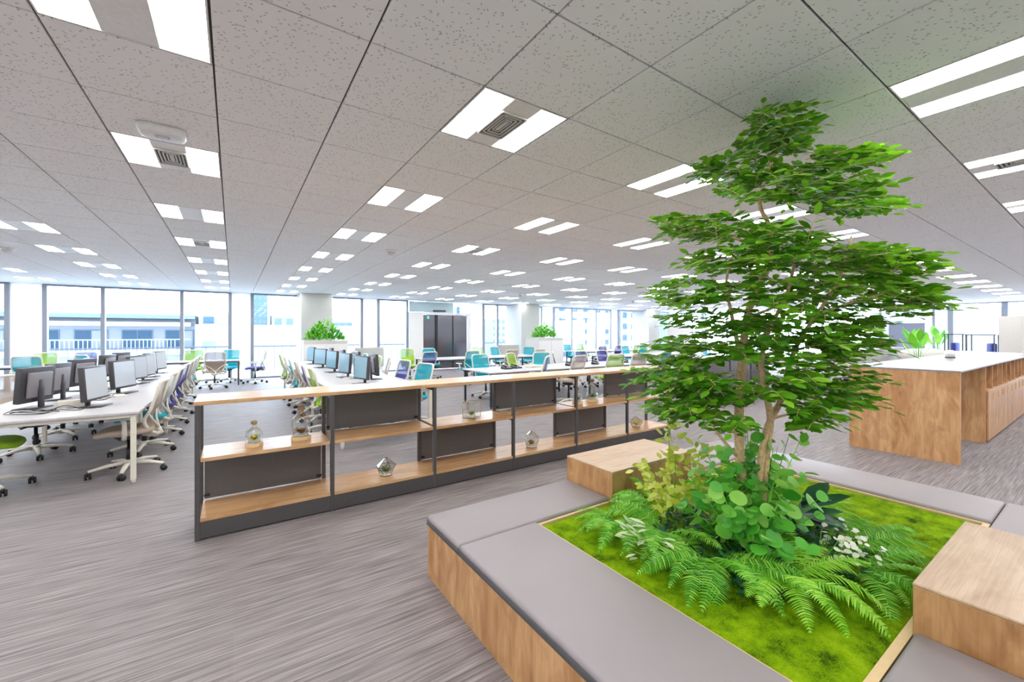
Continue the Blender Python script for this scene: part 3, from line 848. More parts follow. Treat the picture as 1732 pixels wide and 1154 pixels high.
cable(loop(-1.45, 7.6, .14, .28, 16, 4), 'tangled black cables behind the second screen on the left desk')
cable(loop(-1.38, 8.9, .12, .3, 14, 5), 'black cables lying further along the left desk')
cable(loop(1.78, 7.4, .16, .24, 14, 6), 'black cables on the near part of the centre desk')
cable(loop(1.76, 8.7, .14, .3, 14, 8), 'black cables on the middle of the centre desk')
def phone(x, y, label, rz=0):
    r = thing('desk_phone', label, 'phone', (x, y, DZ), rz, 'phones on the right-hand desk')
    b_ = MB(); b_.add([(-.10, -.09, 0), (.10, -.09, 0), (.10, .09, 0), (-.10, .09, 0), (-.10, -.09, .025), (.10, -.09, .025), (.10, .09, .06), (-.10, .09, .06)],
                 [(3, 2, 1, 0), (4, 5, 6, 7), (0, 1, 5, 4), (1, 2, 6, 5), (2, 3, 7, 6), (3, 0, 4, 7)])
    part('phone_base', b_, M['navyblack'], r)
    part('handset', MB().tube([(-.07, -.08, .05), (-.075, 0, .075), (-.07, .08, .085)], [.02, .014, .02], 8), M['black'], r)
for k, (x, y) in enumerate(((4.95, 7.55), (5.25, 7.62), (6.75, 7.5), (7.6, 7.5), (8.7, 7.5))):
    phone(x, y, f'dark desk phone, {nth(k)} from the left on the right-hand desk', .2 * k)
box(5.75, 7.65, DZ, .34, .24, .05, 'pale green folder box on the right-hand desk', 'cream', .1, 'folder_box', 'box')
# ================================================================ tree in the planter
rnd = random.Random(11)
RV = Vector((CA, -SA, 0)); FV = Vector((SA, CA, 0))
TB = Vector((2.42, 1.13, .36))
tree = thing('indoor_tree', 'tall multi-stemmed leafy green tree growing in the planter bench', 'tree', tuple(TB))
def stem(pts, r0, r1, name='trunk', seg=8):
    P = [at(*p) for p in pts]; sm = []
    n = len(P)
    for i in range(n - 1):
        p0, p1, p2, p3 = P[max(i - 1, 0)], P[i], P[i + 1], P[min(i + 2, n - 1)]
        for s in range(4):
            t_ = s / 4
            sm.append(.5 * ((2 * p1) + (-p0 + p2) * t_ + (2 * p0 - 5 * p1 + 4 * p2 - p3) * t_ ** 2 + (-p0 + 3 * p1 - 3 * p2 + p3) * t_ ** 3))
    sm.append(P[-1])
    k = len(sm)
    part(name, MB().tube(sm, [r0 + (r1 - r0) * i / (k - 1) for i in range(k)], seg), M['bark'], tree, True)
stem([(1262, 900, 2.32), (1250, 740, 2.28), (1253, 650, 2.28), (1257, 590, 2.30), (1264, 534, 2.32), (1280, 492, 2.33), (1296, 460, 2.33), (1304, 425, 2.33), (1300, 380, 2.32), (1285, 345, 2.3), (1298, 290, 2.28), (1318, 235, 2.26), (1326, 190, 2.25)], .027, .006)
stem([(1252, 600, 2.30), (1243, 560, 2.27), (1236, 525, 2.24), (1228, 480, 2.22), (1240, 430, 2.2)], .014, .005)
stem([(1285, 900, 2.30), (1297, 760, 2.24), (1303, 706, 2.22), (1290, 640, 2.2), (1288, 610, 2.2), (1300, 560, 2.22), (1330, 500, 2.22), (1345, 440, 2.2)], .022, .007)
stem([(1276, 900, 2.30), (1292, 745, 2.22), (1322, 675, 2.24), (1332, 628, 2.26), (1352, 576, 2.30), (1382, 532, 2.33), (1420, 470, 2.36), (1440, 400, 2.38)], .020, .006)
stem([(1245, 770, 2.26), (1215, 735, 2.2), (1195, 700, 2.15)], .010, .004, 'branch', 6)
stem([(1300, 710, 2.24), (1345, 700, 2.2), (1375, 715, 2.15)], .008, .003, 'branch', 6)
stem([(1262, 540, 2.32), (1310, 520, 2.5), (1370, 500, 2.65)], .010, .004, 'branch', 6)
stem([(1300, 420, 2.33), (1230, 400, 2.3), (1170, 385, 2.25)], .009, .003, 'branch', 6)
stem([(1382, 532, 2.33), (1460, 505, 2.3), (1530, 490, 2.28)], .009, .003, 'branch', 6)
stem([(1318, 240, 2.26), (1380, 260, 2.2), (1450, 255, 2.15)], .006, .002, 'branch', 6)

def leaf_mesh(wd=.42):
    m = MB()
    pts = [(0, 0, 0), (.5 * wd * .8, .28, .03), (.5 * wd, .55, .035), (.5 * wd * .6, .82, .02), (0, 1, -.03), (-.5 * wd * .6, .82, .02), (-.5 * wd, .55, .035), (-.5 * wd * .8, .28, .03), (0, .28, 0), (0, .55, 0), (0, .82, -.01)]
    fs = [(0, 1, 8), (1, 2, 9, 8), (2, 3, 10, 9), (3, 4, 10), (0, 8, 7), (7, 8, 9, 6), (6, 9, 10, 5), (5, 10, 4)]
    return m.add(pts, fs, True)
LEAF = leaf_mesh(.46); leaf_me = LEAF.mesh('leaf', M['leaf'])
def basis(fwd, up):
    y = fwd.normalized(); x = y.cross(up)
    if x.length < 1e-4: x = y.cross(Vector((1, 0, 0)))
    x.normalize(); z = x.cross(y)
    return Matrix((x, y, z)).transposed().to_4x4()
leaves = []; twigs = MB()
TIERS = [(1325, 205, 48, 26, 26), (1300, 245, 52, 18, 20), (1440, 265, 62, 16, 22), (1255, 288, 70, 28, 34), (1400, 305, 92, 30, 44), (1330, 322, 110, 18, 30),
         (1185, 382, 78, 20, 30), (1300, 398, 100, 20, 34), (1440, 345, 80, 20, 28), (1245, 440, 90, 24, 36), (1400, 430, 120, 30, 56), (1505, 440, 75, 28, 32),
         (1165, 495, 68, 22, 30), (1330, 490, 110, 26, 44), (1485, 490, 95, 30, 46), (1215, 545, 90, 24, 38), (1388, 550, 104, 34, 56), (1545, 510, 42, 22, 16),
         (1180, 590, 85, 24, 38), (1340, 595, 110, 26, 44), (1445, 580, 58, 26, 26), (1150, 640, 72, 28, 40), (1400, 640, 84, 26, 40), (1215, 665, 70, 24, 30),
         (1160, 690, 60, 20, 24), (1375, 700, 40, 24, 20), (1320, 655, 70, 20, 20), (1440, 675, 45, 16, 16), (1225, 715, 36, 16, 10)]
for (cx, cy, rx, ry, n) in TIERS:
    for _ in range(int(n * 1.3)):
        while True:
            u, v = rnd.uniform(-1, 1), rnd.uniform(-1, 1)
            if u * u + v * v <= 1: break
        px, py = cx + u * rx, cy + v * ry
        wdth = 1 - min(1, abs(px - 1310) / 300)
        d = 2.3 + rnd.uniform(-1, 1) * (.16 + .42 * wdth) * (.55 if cy < 300 else 1)
        P = at(px, py, d)
        if P.z > 2.77: P.z = 2.77 - rnd.uniform(0, .05)
        out = Vector((P.x - TB.x, P.y - TB.y, 0))
        out = out.normalized() if out.length > .05 else Vector((rnd.uniform(-1, 1), rnd.uniform(-1, 1), 0)).normalized()
        dirv = (out + Vector((rnd.uniform(-.7, .7), rnd.uniform(-.7, .7), rnd.uniform(-.25, .3)))).normalized()
        L = rnd.uniform(.11, .19)
        A = P - dirv * L * .5; B = P + dirv * L * .5 - Vector((0, 0, rnd.uniform(.0, .03)))
        if min(A.z, B.z) < .5: continue
        if max(A.z, B.z) > 2.79: continue
        twigs.tube([A, (A + B) / 2 + Vector((0, 0, .008)), B], [.0022, .0018, .001], 3)
        side = dirv.cross(Vector((0, 0, 1))).normalized()
        np_ = rnd.choice((4, 5, 5, 6)); ll = rnd.uniform(.054, .074)
        for k in range(np_):
            t_ = .12 + .8 * k / np_
            Q = A.lerp(B, t_) + Vector((0, 0, .006))
            for s in (-1, 1):
                fw = (side * s + dirv * .65 + Vector((0, 0, rnd.uniform(-.35, .2)))).normalized()
                up = out * rnd.uniform(.1, .9) + Vector((rnd.uniform(-.5, .5), rnd.uniform(-.5, .5), 1))
                sc = ll * rnd.uniform(.8, 1.1) * (.8 + .3 * math.sin(PI * (t_ * .8 + .15)))
                leaves.append(Matrix.Translation(Q) @ basis(fw, up) @ Matrix.Scale(sc, 4))
        fw = (dirv + Vector((0, 0, rnd.uniform(-.4, .1)))).normalized()
        leaves.append(Matrix.Translation(B) @ basis(fw, out * .6 + Vector((0, 0, 1))) @ Matrix.Scale(ll, 4))
tw = part('twigs', twigs, M['bark'], tree, True); tw['kind'] = 'stuff'
cpos = Vector((0, 0, CAMZ))
leaves.sort(key=lambda m_: (m_.translation - cpos).length)
fol = MB()
for k, m_ in enumerate(leaves):
    if k < 300:
        o = link('leaf', leaf_me, tree); o.matrix_basis = Matrix.Translation(-TB) @ m_
    else:
        fol.add([m_ @ Vector(p) for p in LEAF.v], LEAF.f, True)
fo = part('foliage', fol, M['leaf'], tree, True); fo['kind'] = 'stuff'

# ================================================================ undergrowth
def frond_mb(L, wmax, droop, np_=32, taper=.8, seed=0):
    """feather frond along +Y from the origin, arching up then drooping"""
    rr = random.Random(seed); m = MB(); pts = []
    for k in range(13):
        s = k / 12
        pts.append(Vector((.02 * math.sin(3 * s + seed), L * s * (1 - .12 * s * s), L * (.62 * s - droop * s * s))))
    m.tube(pts, [.0028 - .0022 * k / 12 for k in range(13)], 4)
    def ev(s):
        f = s * 12; i = min(11, int(f)); return pts[i].lerp(pts[i + 1], f - i)
    for k in range(np_):
        s = .14 + .84 * k / (np_ - 1)
        w = wmax * math.sin(PI * (.12 + .86 * (s - .14) / .84) ** taper) ** .8 * (1 if k else .8) + .004
        p = ev(s); t_ = (ev(min(1, s + .02)) - ev(max(0, s - .02))).normalized()
        sd = t_.cross(Vector((0, 0, 1))).normalized(); up = sd.cross(t_)
        cw = L * .84 / np_ * .46
        for q in (-1, 1):
            dv = (sd * q + t_ * .38 - up * rr.uniform(.05, .3)).normalized()
            e = p + dv * w
            a1 = p + t_ * cw; a0 = p - t_ * cw * .7
            md = p.lerp(e, .55) + up * .004
            m.add([a0, p + up * .002, a1, md - t_ * cw * .7, md + up * .003, md + t_ * cw * .7, e + t_ * cw * .5],
                  [(0, 3, 4, 1), (1, 4, 5, 2), (3, 6, 4), (4, 6, 5)], False)
    return m
FR = {}
for k in range(4):
    FR[k] = frond_mb(.42, .07 + .012 * (k % 2), .55 + .12 * k, 30, .8, k)
frm = {(k, m): FR[k].mesh('frond', M[m]) for k in FR for m in ('fern', 'fernl')}
def fern(x, y, n, a0, a1, scale, mat, label, z=.36, pitch=(0, .25)):
    r = thing('fern', label, 'fern', (x, y, z), 0, 'ferns around the tree')
    part('crown', MB().lathe([(.012, -.01), (.016, .01), (.006, .03)], (0, 0, 0), 8), M['fern'], r)
    for k in range(n):
        q = a0 + (a1 - a0) * (k + rnd.uniform(.2, .8)) / n
        o = link('frond', frm[(rnd.randrange(4), mat)], r, (.01 * math.cos(q), .01 * math.sin(q), .03))
        s = scale * rnd.uniform(.8, 1.12)
        o.rotation_euler = Euler((rnd.uniform(*pitch), rnd.uniform(-.25, .25), q - PI / 2), 'XYZ'); o.scale = (s, s, s)
    return r
# direction angles in the room plane; towards camera is about -2.7 rad
fern(1.98, 1.42, 14, 1.4, 5.0, .88, 'fern', 'feathery green fern on the left of the clump, nearest the far oak block')
fern(1.92, 1.12, 12, 2.4, 5.4, .95, 'fern', 'broad drooping fern hanging towards the long front seat pad')
fern(2.06, .86, 13, -3.4, .6, .98, 'fernl', 'bright light-green fern at the front of the clump')
fern(2.62, .82, 10, -1.6, .9, .95, 'fern', 'fern spreading over the moss towards the near oak block')
fern(2.85, 1.08, 9, -1.0, 1.2, .85, 'fernl', 'light-green fern on the right of the clump by the far seat pad')
fern(1.84, 1.62, 8, 1.6, 4.2, .7, 'fern', 'fern fronds reaching over the moss corner by the far oak block')
fern(2.9, 1.4, 9, -.6, 2.0, .85, 'fernl', 'light fern at the back right of the clump')
fern(2.40, .70, 8, -2.6, -.2, .8, 'fern', 'low fern drooping towards the near front corner of the moss')
fern(2.25, 1.72, 8, .8, 3.6, .75, 'fern', 'small fern at the back of the clump behind the yellow flowers')
# low dark filler moss cushion under the ferns
fm = MB()
for k in range(900):
    q = rnd.uniform(0, 2 * PI); rr_ = math.sqrt(rnd.random())
    x, y = 2.35 + .62 * rr_ * math.cos(q), 1.12 + .46 * rr_ * math.sin(q)
    P = Vector((x, y, .37 + rnd.uniform(0, .14) * (1 - rr_ * .7)))
    for j in range(2):
        fw = Vector((rnd.uniform(-1, 1), rnd.uniform(-1, 1), rnd.uniform(-.1, .8)))
        m_ = Matrix.Translation(P) @ basis(fw, Vector((0, 0, 1))) @ Matrix.Scale(rnd.uniform(.03, .06), 4)
        fm.add([m_ @ Vector(p) for p in LEAF.v], LEAF.f, True)
solo('ground_cover', fm, M['darkleaf'], 'dark green low ground cover under the ferns', 'ground cover', (2.35, 1.12, .36), kind='stuff')

def ovalleaf(seg=12, wd=.9):
    m = MB(); vs = [(0, .5, .0)]; 
    for k in range(seg):
        q = 2 * PI * k / seg - PI / 2
        vs.append((.5 * wd * math.cos(q), .5 + .5 * math.sin(q), .06 * math.cos(q) ** 2 - .05 * (math.sin(q) > .6)))
    return m.add(vs, [(0, 1 + k, 1 + (k + 1) % seg) for k in range(seg)], True)
ROUND = ovalleaf(); round_me = ROUND.mesh('round_leaf', M['round'])
def round_shrub(x, y, label, ns, lmax, h0, h1, nl0, nl1, s0, s1):
    rp = thing('round_leaf_shrub', label, 'shrub', (x, y, .36), 0, 'round-leaf shrubs under the tree')
    st = MB()
    for k in range(ns):
        q = rnd.uniform(0, 2 * PI); lean = rnd.uniform(.04, lmax)
        tip = Vector((lean * math.cos(q), lean * math.sin(q), rnd.uniform(h0, h1) * (1.12 - lean)))
        base_ = Vector((.06 * math.cos(q), .06 * math.sin(q), 0)); midp = base_.lerp(tip, .5) + Vector((0, 0, .05))
        st.tube([base_, midp, tip], [.003, .0025, .0015], 5)
        nl = rnd.randint(nl0, nl1)
        for j in range(nl):
            t_ = .35 + .65 * j / (nl - 1)
            p = (base_ * (1 - t_) ** 2 + midp * 2 * t_ * (1 - t_) + tip * t_ * t_)
            az = rnd.uniform(0, 2 * PI)
            fw = Vector((math.cos(az) + math.cos(q) * .5, math.sin(az) + math.sin(q) * .5, rnd.uniform(-.2, .6)))
            up = Vector((math.cos(q) * .8 + rnd.uniform(-.5, .5), math.sin(q) * .8 + rnd.uniform(-.5, .5), .7))
            sc = rnd.uniform(s0, s1)
            o = link('round_leaf', round_me, rp); o.matrix_basis = Matrix.Translation(p) @ basis(fw, up) @ Matrix.Scale(sc, 4)
    part('stems', st, M['fern'], rp)
round_shrub(2.16, 1.08, 'low shrub with round bright green leaves in front of the tree stems', 38, .34, .22, .46, 6, 8, .05, .085)
round_shrub(2.44, 1.18, 'taller shrub with round green leaves close around the tree stems', 36, .34, .36, .62, 6, 8, .045, .075)
# dark lance leaves
LANCE = leaf_mesh(.36); lance_me = LANCE.mesh('lance_leaf', M['darkleaf'])
dp = thing('dark_leaf_plant', 'plant with long dark green pointed leaves right of the round-leaf shrub', 'plant', (2.62, 1.02, .36))
for k in range(13):
    q = rnd.uniform(-2.6, .9); up_ = rnd.uniform(-.05, .9)
    fw = Vector((math.cos(q), math.sin(q), up_ - .2))
    o = link('lance_leaf', lance_me, dp); o.matrix_basis = Matrix.Translation((.02 * math.cos(q), .02 * math.sin(q), .08 + .14 * max(0, up_))) @ basis(fw, Vector((-.3 * SA, -.3 * CA, 1))) @ Matrix.Scale(rnd.uniform(.18, .28), 4)
part('stem', MB().lathe([(.014, 0), (.010, .16)], (0, 0, 0), 8), M['darkleaf'], dp)
# variegated trailing plant on the left
VAR = leaf_mesh(.30); var_me = VAR.mesh('striped_leaf', M['varieg'])
vp = thing('striped_leaf_plant', 'small trailing plant with white-striped leaves at the left of the moss', 'plant', (1.78, 1.36, .36))
for k in range(34):
    q = rnd.uniform(1.4, 4.9); rr_ = rnd.uniform(0, .16)
    o = link('striped_leaf', var_me, vp); fw = Vector((math.cos(q), math.sin(q), rnd.uniform(-.1, .7)))
    o.matrix_basis = Matrix.Translation((rr_ * math.cos(q), rr_ * math.sin(q), .03 + rnd.uniform(0, .12))) @ basis(fw, Vector((0, 0, 1))) @ Matrix.Scale(rnd.uniform(.06, .10), 4)
part('stem', MB().lathe([(.010, 0), (.006, .04)], (0, 0, 0), 6), M['fern'], vp)
# white blossom sprig at the front right
PET = ovalleaf(8, .8); pet_me = PET.mesh('petal', M['petal'])
bp = thing('white_blossom_plant', 'low sprig of small creamy white blossoms at the front right of the clump', 'flowers', (2.36, .84, .36))
st = MB()
for k in range(60):
    q = rnd.uniform(-2.2, .2); rr_ = rnd.uniform(.08, .24)
    c = Vector((rr_ * math.cos(q), rr_ * math.sin(q), .07 + rnd.uniform(0, .12)))
    if k % 4 == 0: st.tube([(0, 0, .0), c * .6 + Vector((0, 0, .06)), c], [.002, .0016, .001], 4)
    o = link('petal', pet_me, bp)
    o.matrix_basis = Matrix.Translation(c) @ basis(Vector((rnd.uniform(-1, 1), rnd.uniform(-1, 1), rnd.uniform(-.3, .6))), Vector((-.5 * SA, -.5 * CA, 1))) @ Matrix.Scale(rnd.uniform(.020, .034), 4)
part('stems', st, M['fern'], bp)
# yellow-green flower spike on the left
yp = thing('yellow_flower_plant', 'tall spike of yellow-green flowers beside the far oak block', 'flowers', (2.30, 1.62, .36))
st = MB(); lm = leaf_mesh(.5); lm_me = lm.mesh('flower_petal', M['lime'])
spikes = [((.02, .02), .78, 60), ((-.10, -.10), .42, 60), ((-.16, .02), .34, 50), ((.06, -.12), .46, 44), ((-.05, -.22), .30, 40), ((-.2, -.12), .26, 34)]
for (ox, oy), h, n in spikes:
    tip = Vector((ox * 1.4, oy * 1.4, h))
    st.tube([(ox * .2, oy * .2, 0), (ox, oy, h * .5), tip], [.004, .003, .002], 5)
    for k in range(n):
        t_ = rnd.uniform(.3, 1)
        p = Vector((ox * (.4 + t_), oy * (.4 + t_), h * t_)) + Vector((rnd.uniform(-.05, .05), rnd.uniform(-.05, .05), rnd.uniform(-.02, .02)))
        o = link('flower_petal', lm_me, yp)
        o.matrix_basis = Matrix.Translation(p) @ basis(Vector((rnd.uniform(-1, 1), rnd.uniform(-1, 1), rnd.uniform(-.6, .8))), Vector((-.6 * SA, -.6 * CA, .8))) @ Matrix.Scale(rnd.uniform(.045, .075), 4)
part('stems', st, M['fern'], yp)

# ---- leafy box planters on the storage cabinets by the columns
def bush_planter(x, y, w, d_, h, label, lseed):
    rr = random.Random(lseed)
    cab = thing('storage_cabinet', label[0], 'cabinet', (x, y, 0), 0, 'cabinets topped with plants')
    part('cabinet_body', MB().rb(-w / 2, w / 2, -d_ / 2, d_ / 2, 0.0, h, .006, 1, smooth=False), M['grey_part'], cab)
    part('cabinet_door', MB().rb(-w / 2 + .01, -.004, -d_ / 2 - .018, -d_ / 2 - .0005, .06, h - .02, .004, 1, smooth=False), M['white'], cab)
    part('cabinet_door', MB().rb(.004, w / 2 - .01, -d_ / 2 - .018, -d_ / 2 - .0005, .06, h - .02, .004, 1, smooth=False), M['white'], cab)
    bx = thing('plant_box', label[1], 'planter', (x, y, h + .001), 0, 'plants on the cabinets')
    part('trough', MB().rb(-w / 2, w / 2, -d_ / 2, d_ / 2, 0, .10, .006, 1, smooth=False), M['vent'], bx)
    m = MB()
    for k in range(620):
        q = rr.uniform(0, 2 * PI); r_ = math.sqrt(rr.random())
        p = Vector((.42 * w * r_ * math.cos(q), .4 * d_ * r_ * math.sin(q), .10 + rr.random() ** .8 * .62 * (1 - r_ * r_ * .9)))
        fw = Vector((math.cos(q) * .7 + rr.uniform(-.6, .6), math.sin(q) * .7 + rr.uniform(-.6, .6), rr.uniform(-.2, .9)))
        M_ = Matrix.Translation(p) @ basis(fw, Vector((0, 0, 1))) @ Matrix.Scale(rr.uniform(.10, .18), 4)
        m.add([M_ @ Vector(p_) for p_ in LEAF.v], LEAF.f, True)
    f = part('foliage', m, M['bushleaf'], bx); f['kind'] = 'stuff'
bush_planter(2.36, 13.85, 1.25, .45, 1.18, ('grey storage cabinet under plants in front of the left column', 'trough of bright green leafy plants in front of the left column'), 3)
bush_planter(10.8, 13.6, 1.3, .9, 1.22, ('white storage cabinet under plants in front of the middle column', 'trough of green leafy plants in front of the middle column'), 4)
# ================================================================ glass terrariums on the shelves
SUC = leaf_mesh(.38)
suc_me = {k: SUC.mesh('succulent_leaf', leaf_mat('succulent_' + k, *c, 0.2)) for k, c in {
    'green': ((50, 80, 30), (100, 130, 50), (160, 175, 80)), 'red': ((90, 60, 30), (140, 100, 50), (180, 150, 80)), 'yellow': ((90, 120, 20), (200, 190, 30), (250, 220, 60))}.items()}
def succulent(root, c, r, kind, n=16):
    for k in range(n):
        q = 2.4 * k; up = .25 + .9 * k / n
        fw = Vector((math.cos(q), math.sin(q), up))
        o = link('succulent_leaf', suc_me[kind], root)
        o.matrix_basis = Matrix.Translation(Vector(c)) @ basis(fw, Vector((0, 0, 1))) @ Matrix.Scale(r * rnd.uniform(.8, 1.1), 4)
def bottle(x, y, z, R, h, label, kind):
    r = thing('glass_terrarium', label, 'terrarium', (x, y, z), 0, 'terrariums on the shelf')
    part('wooden_base', MB().lathe([(R * .96, 0), (R, .006), (R, .028), (R * .96, .034)], (0, 0, 0), 12, False), M['basewood'], r)
    part('glass_jar', MB().lathe([(R * .93, .0345), (R * .97, h * .52), (R * .80, h * .66), (R * .42, h * .76), (R * .30, h * .80), (R * .32, h * .84)], (0, 0, 0), 20), M['clear'], r)
    part('cork_ball', MB().lathe([(.004, h * .845 - .0), (R * .26, h * .86), (R * .40, h * .93), (R * .32, h * .985), (R * .1, h * 1.01)], (0, 0, 0), 14), M['cork'], r)
    part('sand', MB().lathe([(R * .80, .036), (R * .6, .05), (.01, .055)], (0, 0, 0), 12), M['cream'], r)
    succulent(r, (0, 0, .052), R * .92, kind, 22)
MZ, BZ = .5955, .1605
bottle(.14, 3.90, MZ, .062, .205, 'small corked glass jar with yellow succulent, left bay of the shelf', 'yellow')
bottle(.48, 3.93, MZ, .078, .285, 'large corked glass jar with reddish succulent, left bay of the shelf', 'red')
bottle(3.66, 3.93, MZ, .066, .21, 'small corked glass jar with green plant, fifth bay of the shelf', 'green')
bottle(3.95, 3.96, MZ, .080, .30, 'large corked glass jar with green plant, fifth bay of the shelf', 'green')
def poly_terr(x, y, z, verts, faces, label, kind, wire, R, rz=0):
    r = thing('geometric_terrarium', label, 'terrarium', (x, y, z), rz, 'terrariums on the shelf')
    w_ = MB(); ed = set()
    for f in faces:
        for a, b_ in zip(f, f[1:] + f[:1]): ed.add((min(a, b_), max(a, b_)))
    for a, b_ in ed: w_.tube([verts[a], verts[b_]], .0022, 4)
    part('wire_frame', w_, M[wire], r)
    g = MB(); g.add(verts, faces); part('glass_faces', g, M['clear'], r)
    part('gravel', MB().lathe([(R * .7, .005), (R * .72, .022), (R * .4, .032), (.005, .034)], (0, 0, 0), 12), M['cream'], r)
    succulent(r, (0, 0, .03), R * .85, kind, 20)
def cubev(a, b_, h): return [(-a, -b_, .003), (a, -b_, .003), (a, b_, .003), (-a, b_, .003), (-a, -b_, h), (a, -b_, h), (a, b_, h), (-a, b_, h)]
CF = [(3, 2, 1, 0), (0, 1, 5, 4), (1, 2, 6, 5), (2, 3, 7, 6), (3, 0, 4, 7)]
def gem(R, h):
    vs = [(R * .55 * math.cos(2 * PI * k / 5), R * .55 * math.sin(2 * PI * k / 5), .003) for k in range(5)]
    vs += [(R * math.cos(2 * PI * (k + .5) / 5), R * math.sin(2 * PI * (k + .5) / 5), h * .5) for k in range(5)]
    vs += [(0, 0, h)]
    fs = [(4, 3, 2, 1, 0)]
    for k in range(5):
        fs += [(k, (k + 1) % 5, 5 + k), ((k + 1) % 5, 5 + (k + 1) % 5, 5 + k), (5 + k, 5 + (k + 1) % 5, 10)]
    return vs, fs
g1 = gem(.095, .17)
poly_terr(1.20, 3.92, BZ, g1[0], [f for f in g1[1] if f != (5, 6, 10)], 'open faceted glass terrarium with dark wire, second bay bottom board', 'green', 'dark', .085, .5)
poly_terr(2.12, 3.92, MZ, cubev(.07, .07, .17), CF, 'square glass box terrarium on the middle board of the third bay', 'green', 'brass', .072, .6)
g2 = gem(.105, .21)
poly_terr(2.92, 3.92, BZ, g2[0], g2[1], 'pointed faceted glass terrarium on the bottom board, fourth bay', 'red', 'white', .09, .2)
g3 = gem(.10, .16)
poly_terr(4.78, 3.92, BZ, g3[0], g3[1], 'small faceted glass terrarium with brass wire, right-hand end bay', 'yellow', 'brass', .085, .9)

# ================================================================ ceiling fittings
ap = thing('wireless_access_point', 'white rounded access point on the ceiling beside a vented light', 'access point', tuple(Vector((gx(-.5), gy(5.62), ZC - .001))))
def pill(w_, d_, z0, z1, n=28):
    m = MB(); prof = [(1, z1), (1, z1 - (z1 - z0) * .45), (.93, z0 + .006), (.8, z0)]
    vs = []; fs = []
    for s, z in prof:
        for k in range(n):
            q = 2 * PI * k / n; c, s_ = math.cos(q), math.sin(q); e = .5
            vs.append((w_ * s * math.copysign(abs(c) ** e, c), d_ * s * math.copysign(abs(s_) ** e, s_), z))
    for i in range(3):
        for k in range(n): fs.append((i * n + (k + 1) % n, i * n + k, (i + 1) * n + k, (i + 1) * n + (k + 1) % n))
    fs.append(tuple(range(n))); fs.append(tuple(3 * n + k for k in range(n - 1, -1, -1)))
    return m.add(vs, fs, True)
part('casing', pill(.125, .085, -.05, 0), M['white'], ap)
part('label_plate', pill(.04, .03, -.0525, -.0505, 12), M['tbar'], ap)
dets = [(1.14 + .95, 6.55, 'left'), (-2.9, 9.7, 'far left'), (8.1, 11.5, 'middle'), (13.6, 11.3, 'right')]
for x, y, w_ in dets:
    r = thing('smoke_detector', f'small grey smoke detector on the ceiling towards the {w_} of the room', 'smoke detector', (x, y, ZC - .001), 0, 'ceiling detectors')
    part('detector_base', MB().lathe([(.09, 0), (.09, -.02), (.07, -.03)], (0, 0, 0), 16), M['white'], r)
    part('detector_head', MB().lathe([(.06, -.03), (.055, -.06), (.03, -.075)], (0, 0, 0), 16), M['vent'], r)

# ================================================================ far right of the room
def screen_wall(x0, x1, y, h, m, label, name='partition_screen', ax=True):
    r = thing(name, label, 'partition', ((x0 + x1) / 2, y, 0))
    part('screen_board', MB().rb(x0, x1, y - .03, y + .03, .05, h, .006, 1, smooth=False), M[m], r, True)
    for x in (x0 + .15, x1 - .15):
        part('foot', MB().rb(x - .03, x + .03, y - .25, y + .25, 0, .0495, .006, 1), M['dark'], r, True)
def screen_wall_y(x, y0, y1, h, m, label):
    r = thing('partition_screen', label, 'partition', (x, (y0 + y1) / 2, 0))
    part('screen_board', MB().rb(x - .03, x + .03, y0, y1, .05, h, .006, 1, smooth=False), M[m], r, True)
    for y in (y0 + .15, y1 - .15):
        part('foot', MB().rb(x - .25, x + .25, y - .03, y + .03, 0, .0495, .006, 1), M['dark'], r, True)
screen_wall_y(21.0, 4.12, 5.12, 1.88, 'blue_part', 'blue-grey felt partition screen right of the tree')
screen_wall_y(20.0, .9, 2.24, 2.03, 'grey_part', 'warm white partition screen above the right end of the counter')
screen_wall_y(20.5, 13.0, 14.6, 1.9, 'grey_part', 'pale partition screen left of the tree by the windows')
r = thing('storage_console', 'grey console with white top behind the oak counter', 'console', (16.6, 4.55, 0))
part('console_top', MB().rb(14.2, 19.0, 4.2, 4.9, 1.0, 1.03, .004, 1, smooth=False), M['desk'], r, True)
for k in range(6):
    x0 = 14.25 + .79 * k
    part('console_door', MB().rb(x0, x0 + .77, 4.23, 4.25, .06, .99, .004, 1, smooth=False), M['column'], r, True)
part('console_body', MB().bb(14.22, 18.98, 4.2505, 4.88, .0, .999), M['vent'], r, True)
for k, x in enumerate((12.2, 13.2, 14.3)):
    chair(x, 3.75, PI + .2 * k, 'pale grey', f'pale grey swivel chair behind the oak counter, {nth(k)} from the tree', 'chairs behind the counter')
def highleg(x, y, h, w_, d_, label):
    r = thing('high_table', label, 'table', (x, y, 0), 0, 'high tables')
    part('table_top', MB().rb(-w_ / 2, w_ / 2, -d_ / 2, d_ / 2, h - .03, h, .005, 1, smooth=False), M['dark'], r)
    for sx in (-1, 1):
        for sy in (-1, 1):
            part('leg', MB().bb(sx * (w_ / 2 - .04) - .015, sx * (w_ / 2 - .04) + .015, sy * (d_ / 2 - .04) - .015, sy * (d_ / 2 - .04) + .015, 0, h - .031), M['dark'], r)
highleg(20.4, 3.25, 1.48, .6, .5, 'thin dark high table standing left of the right window bay')
highleg(21.3, 2.75, 1.46, .9, .7, 'thin dark high table in the middle of the right window bay')
sf = thing('curved_sofa', 'low grey curved sofa beyond the oak counter', 'sofa', (17.4, 3.0, 0))
m = MB()
for k in range(12):
    pass
arc = [(1.0 * math.cos(q), .65 * math.sin(q), .0) for q in [PI * .15 + k * PI * .7 / 12 * 1.9 for k in range(13)]]
part('seat_base', MB().tube([(x, y, .26) for x, y, z in arc], .24, 8, flat=1.0), M['grey_part'], sf)
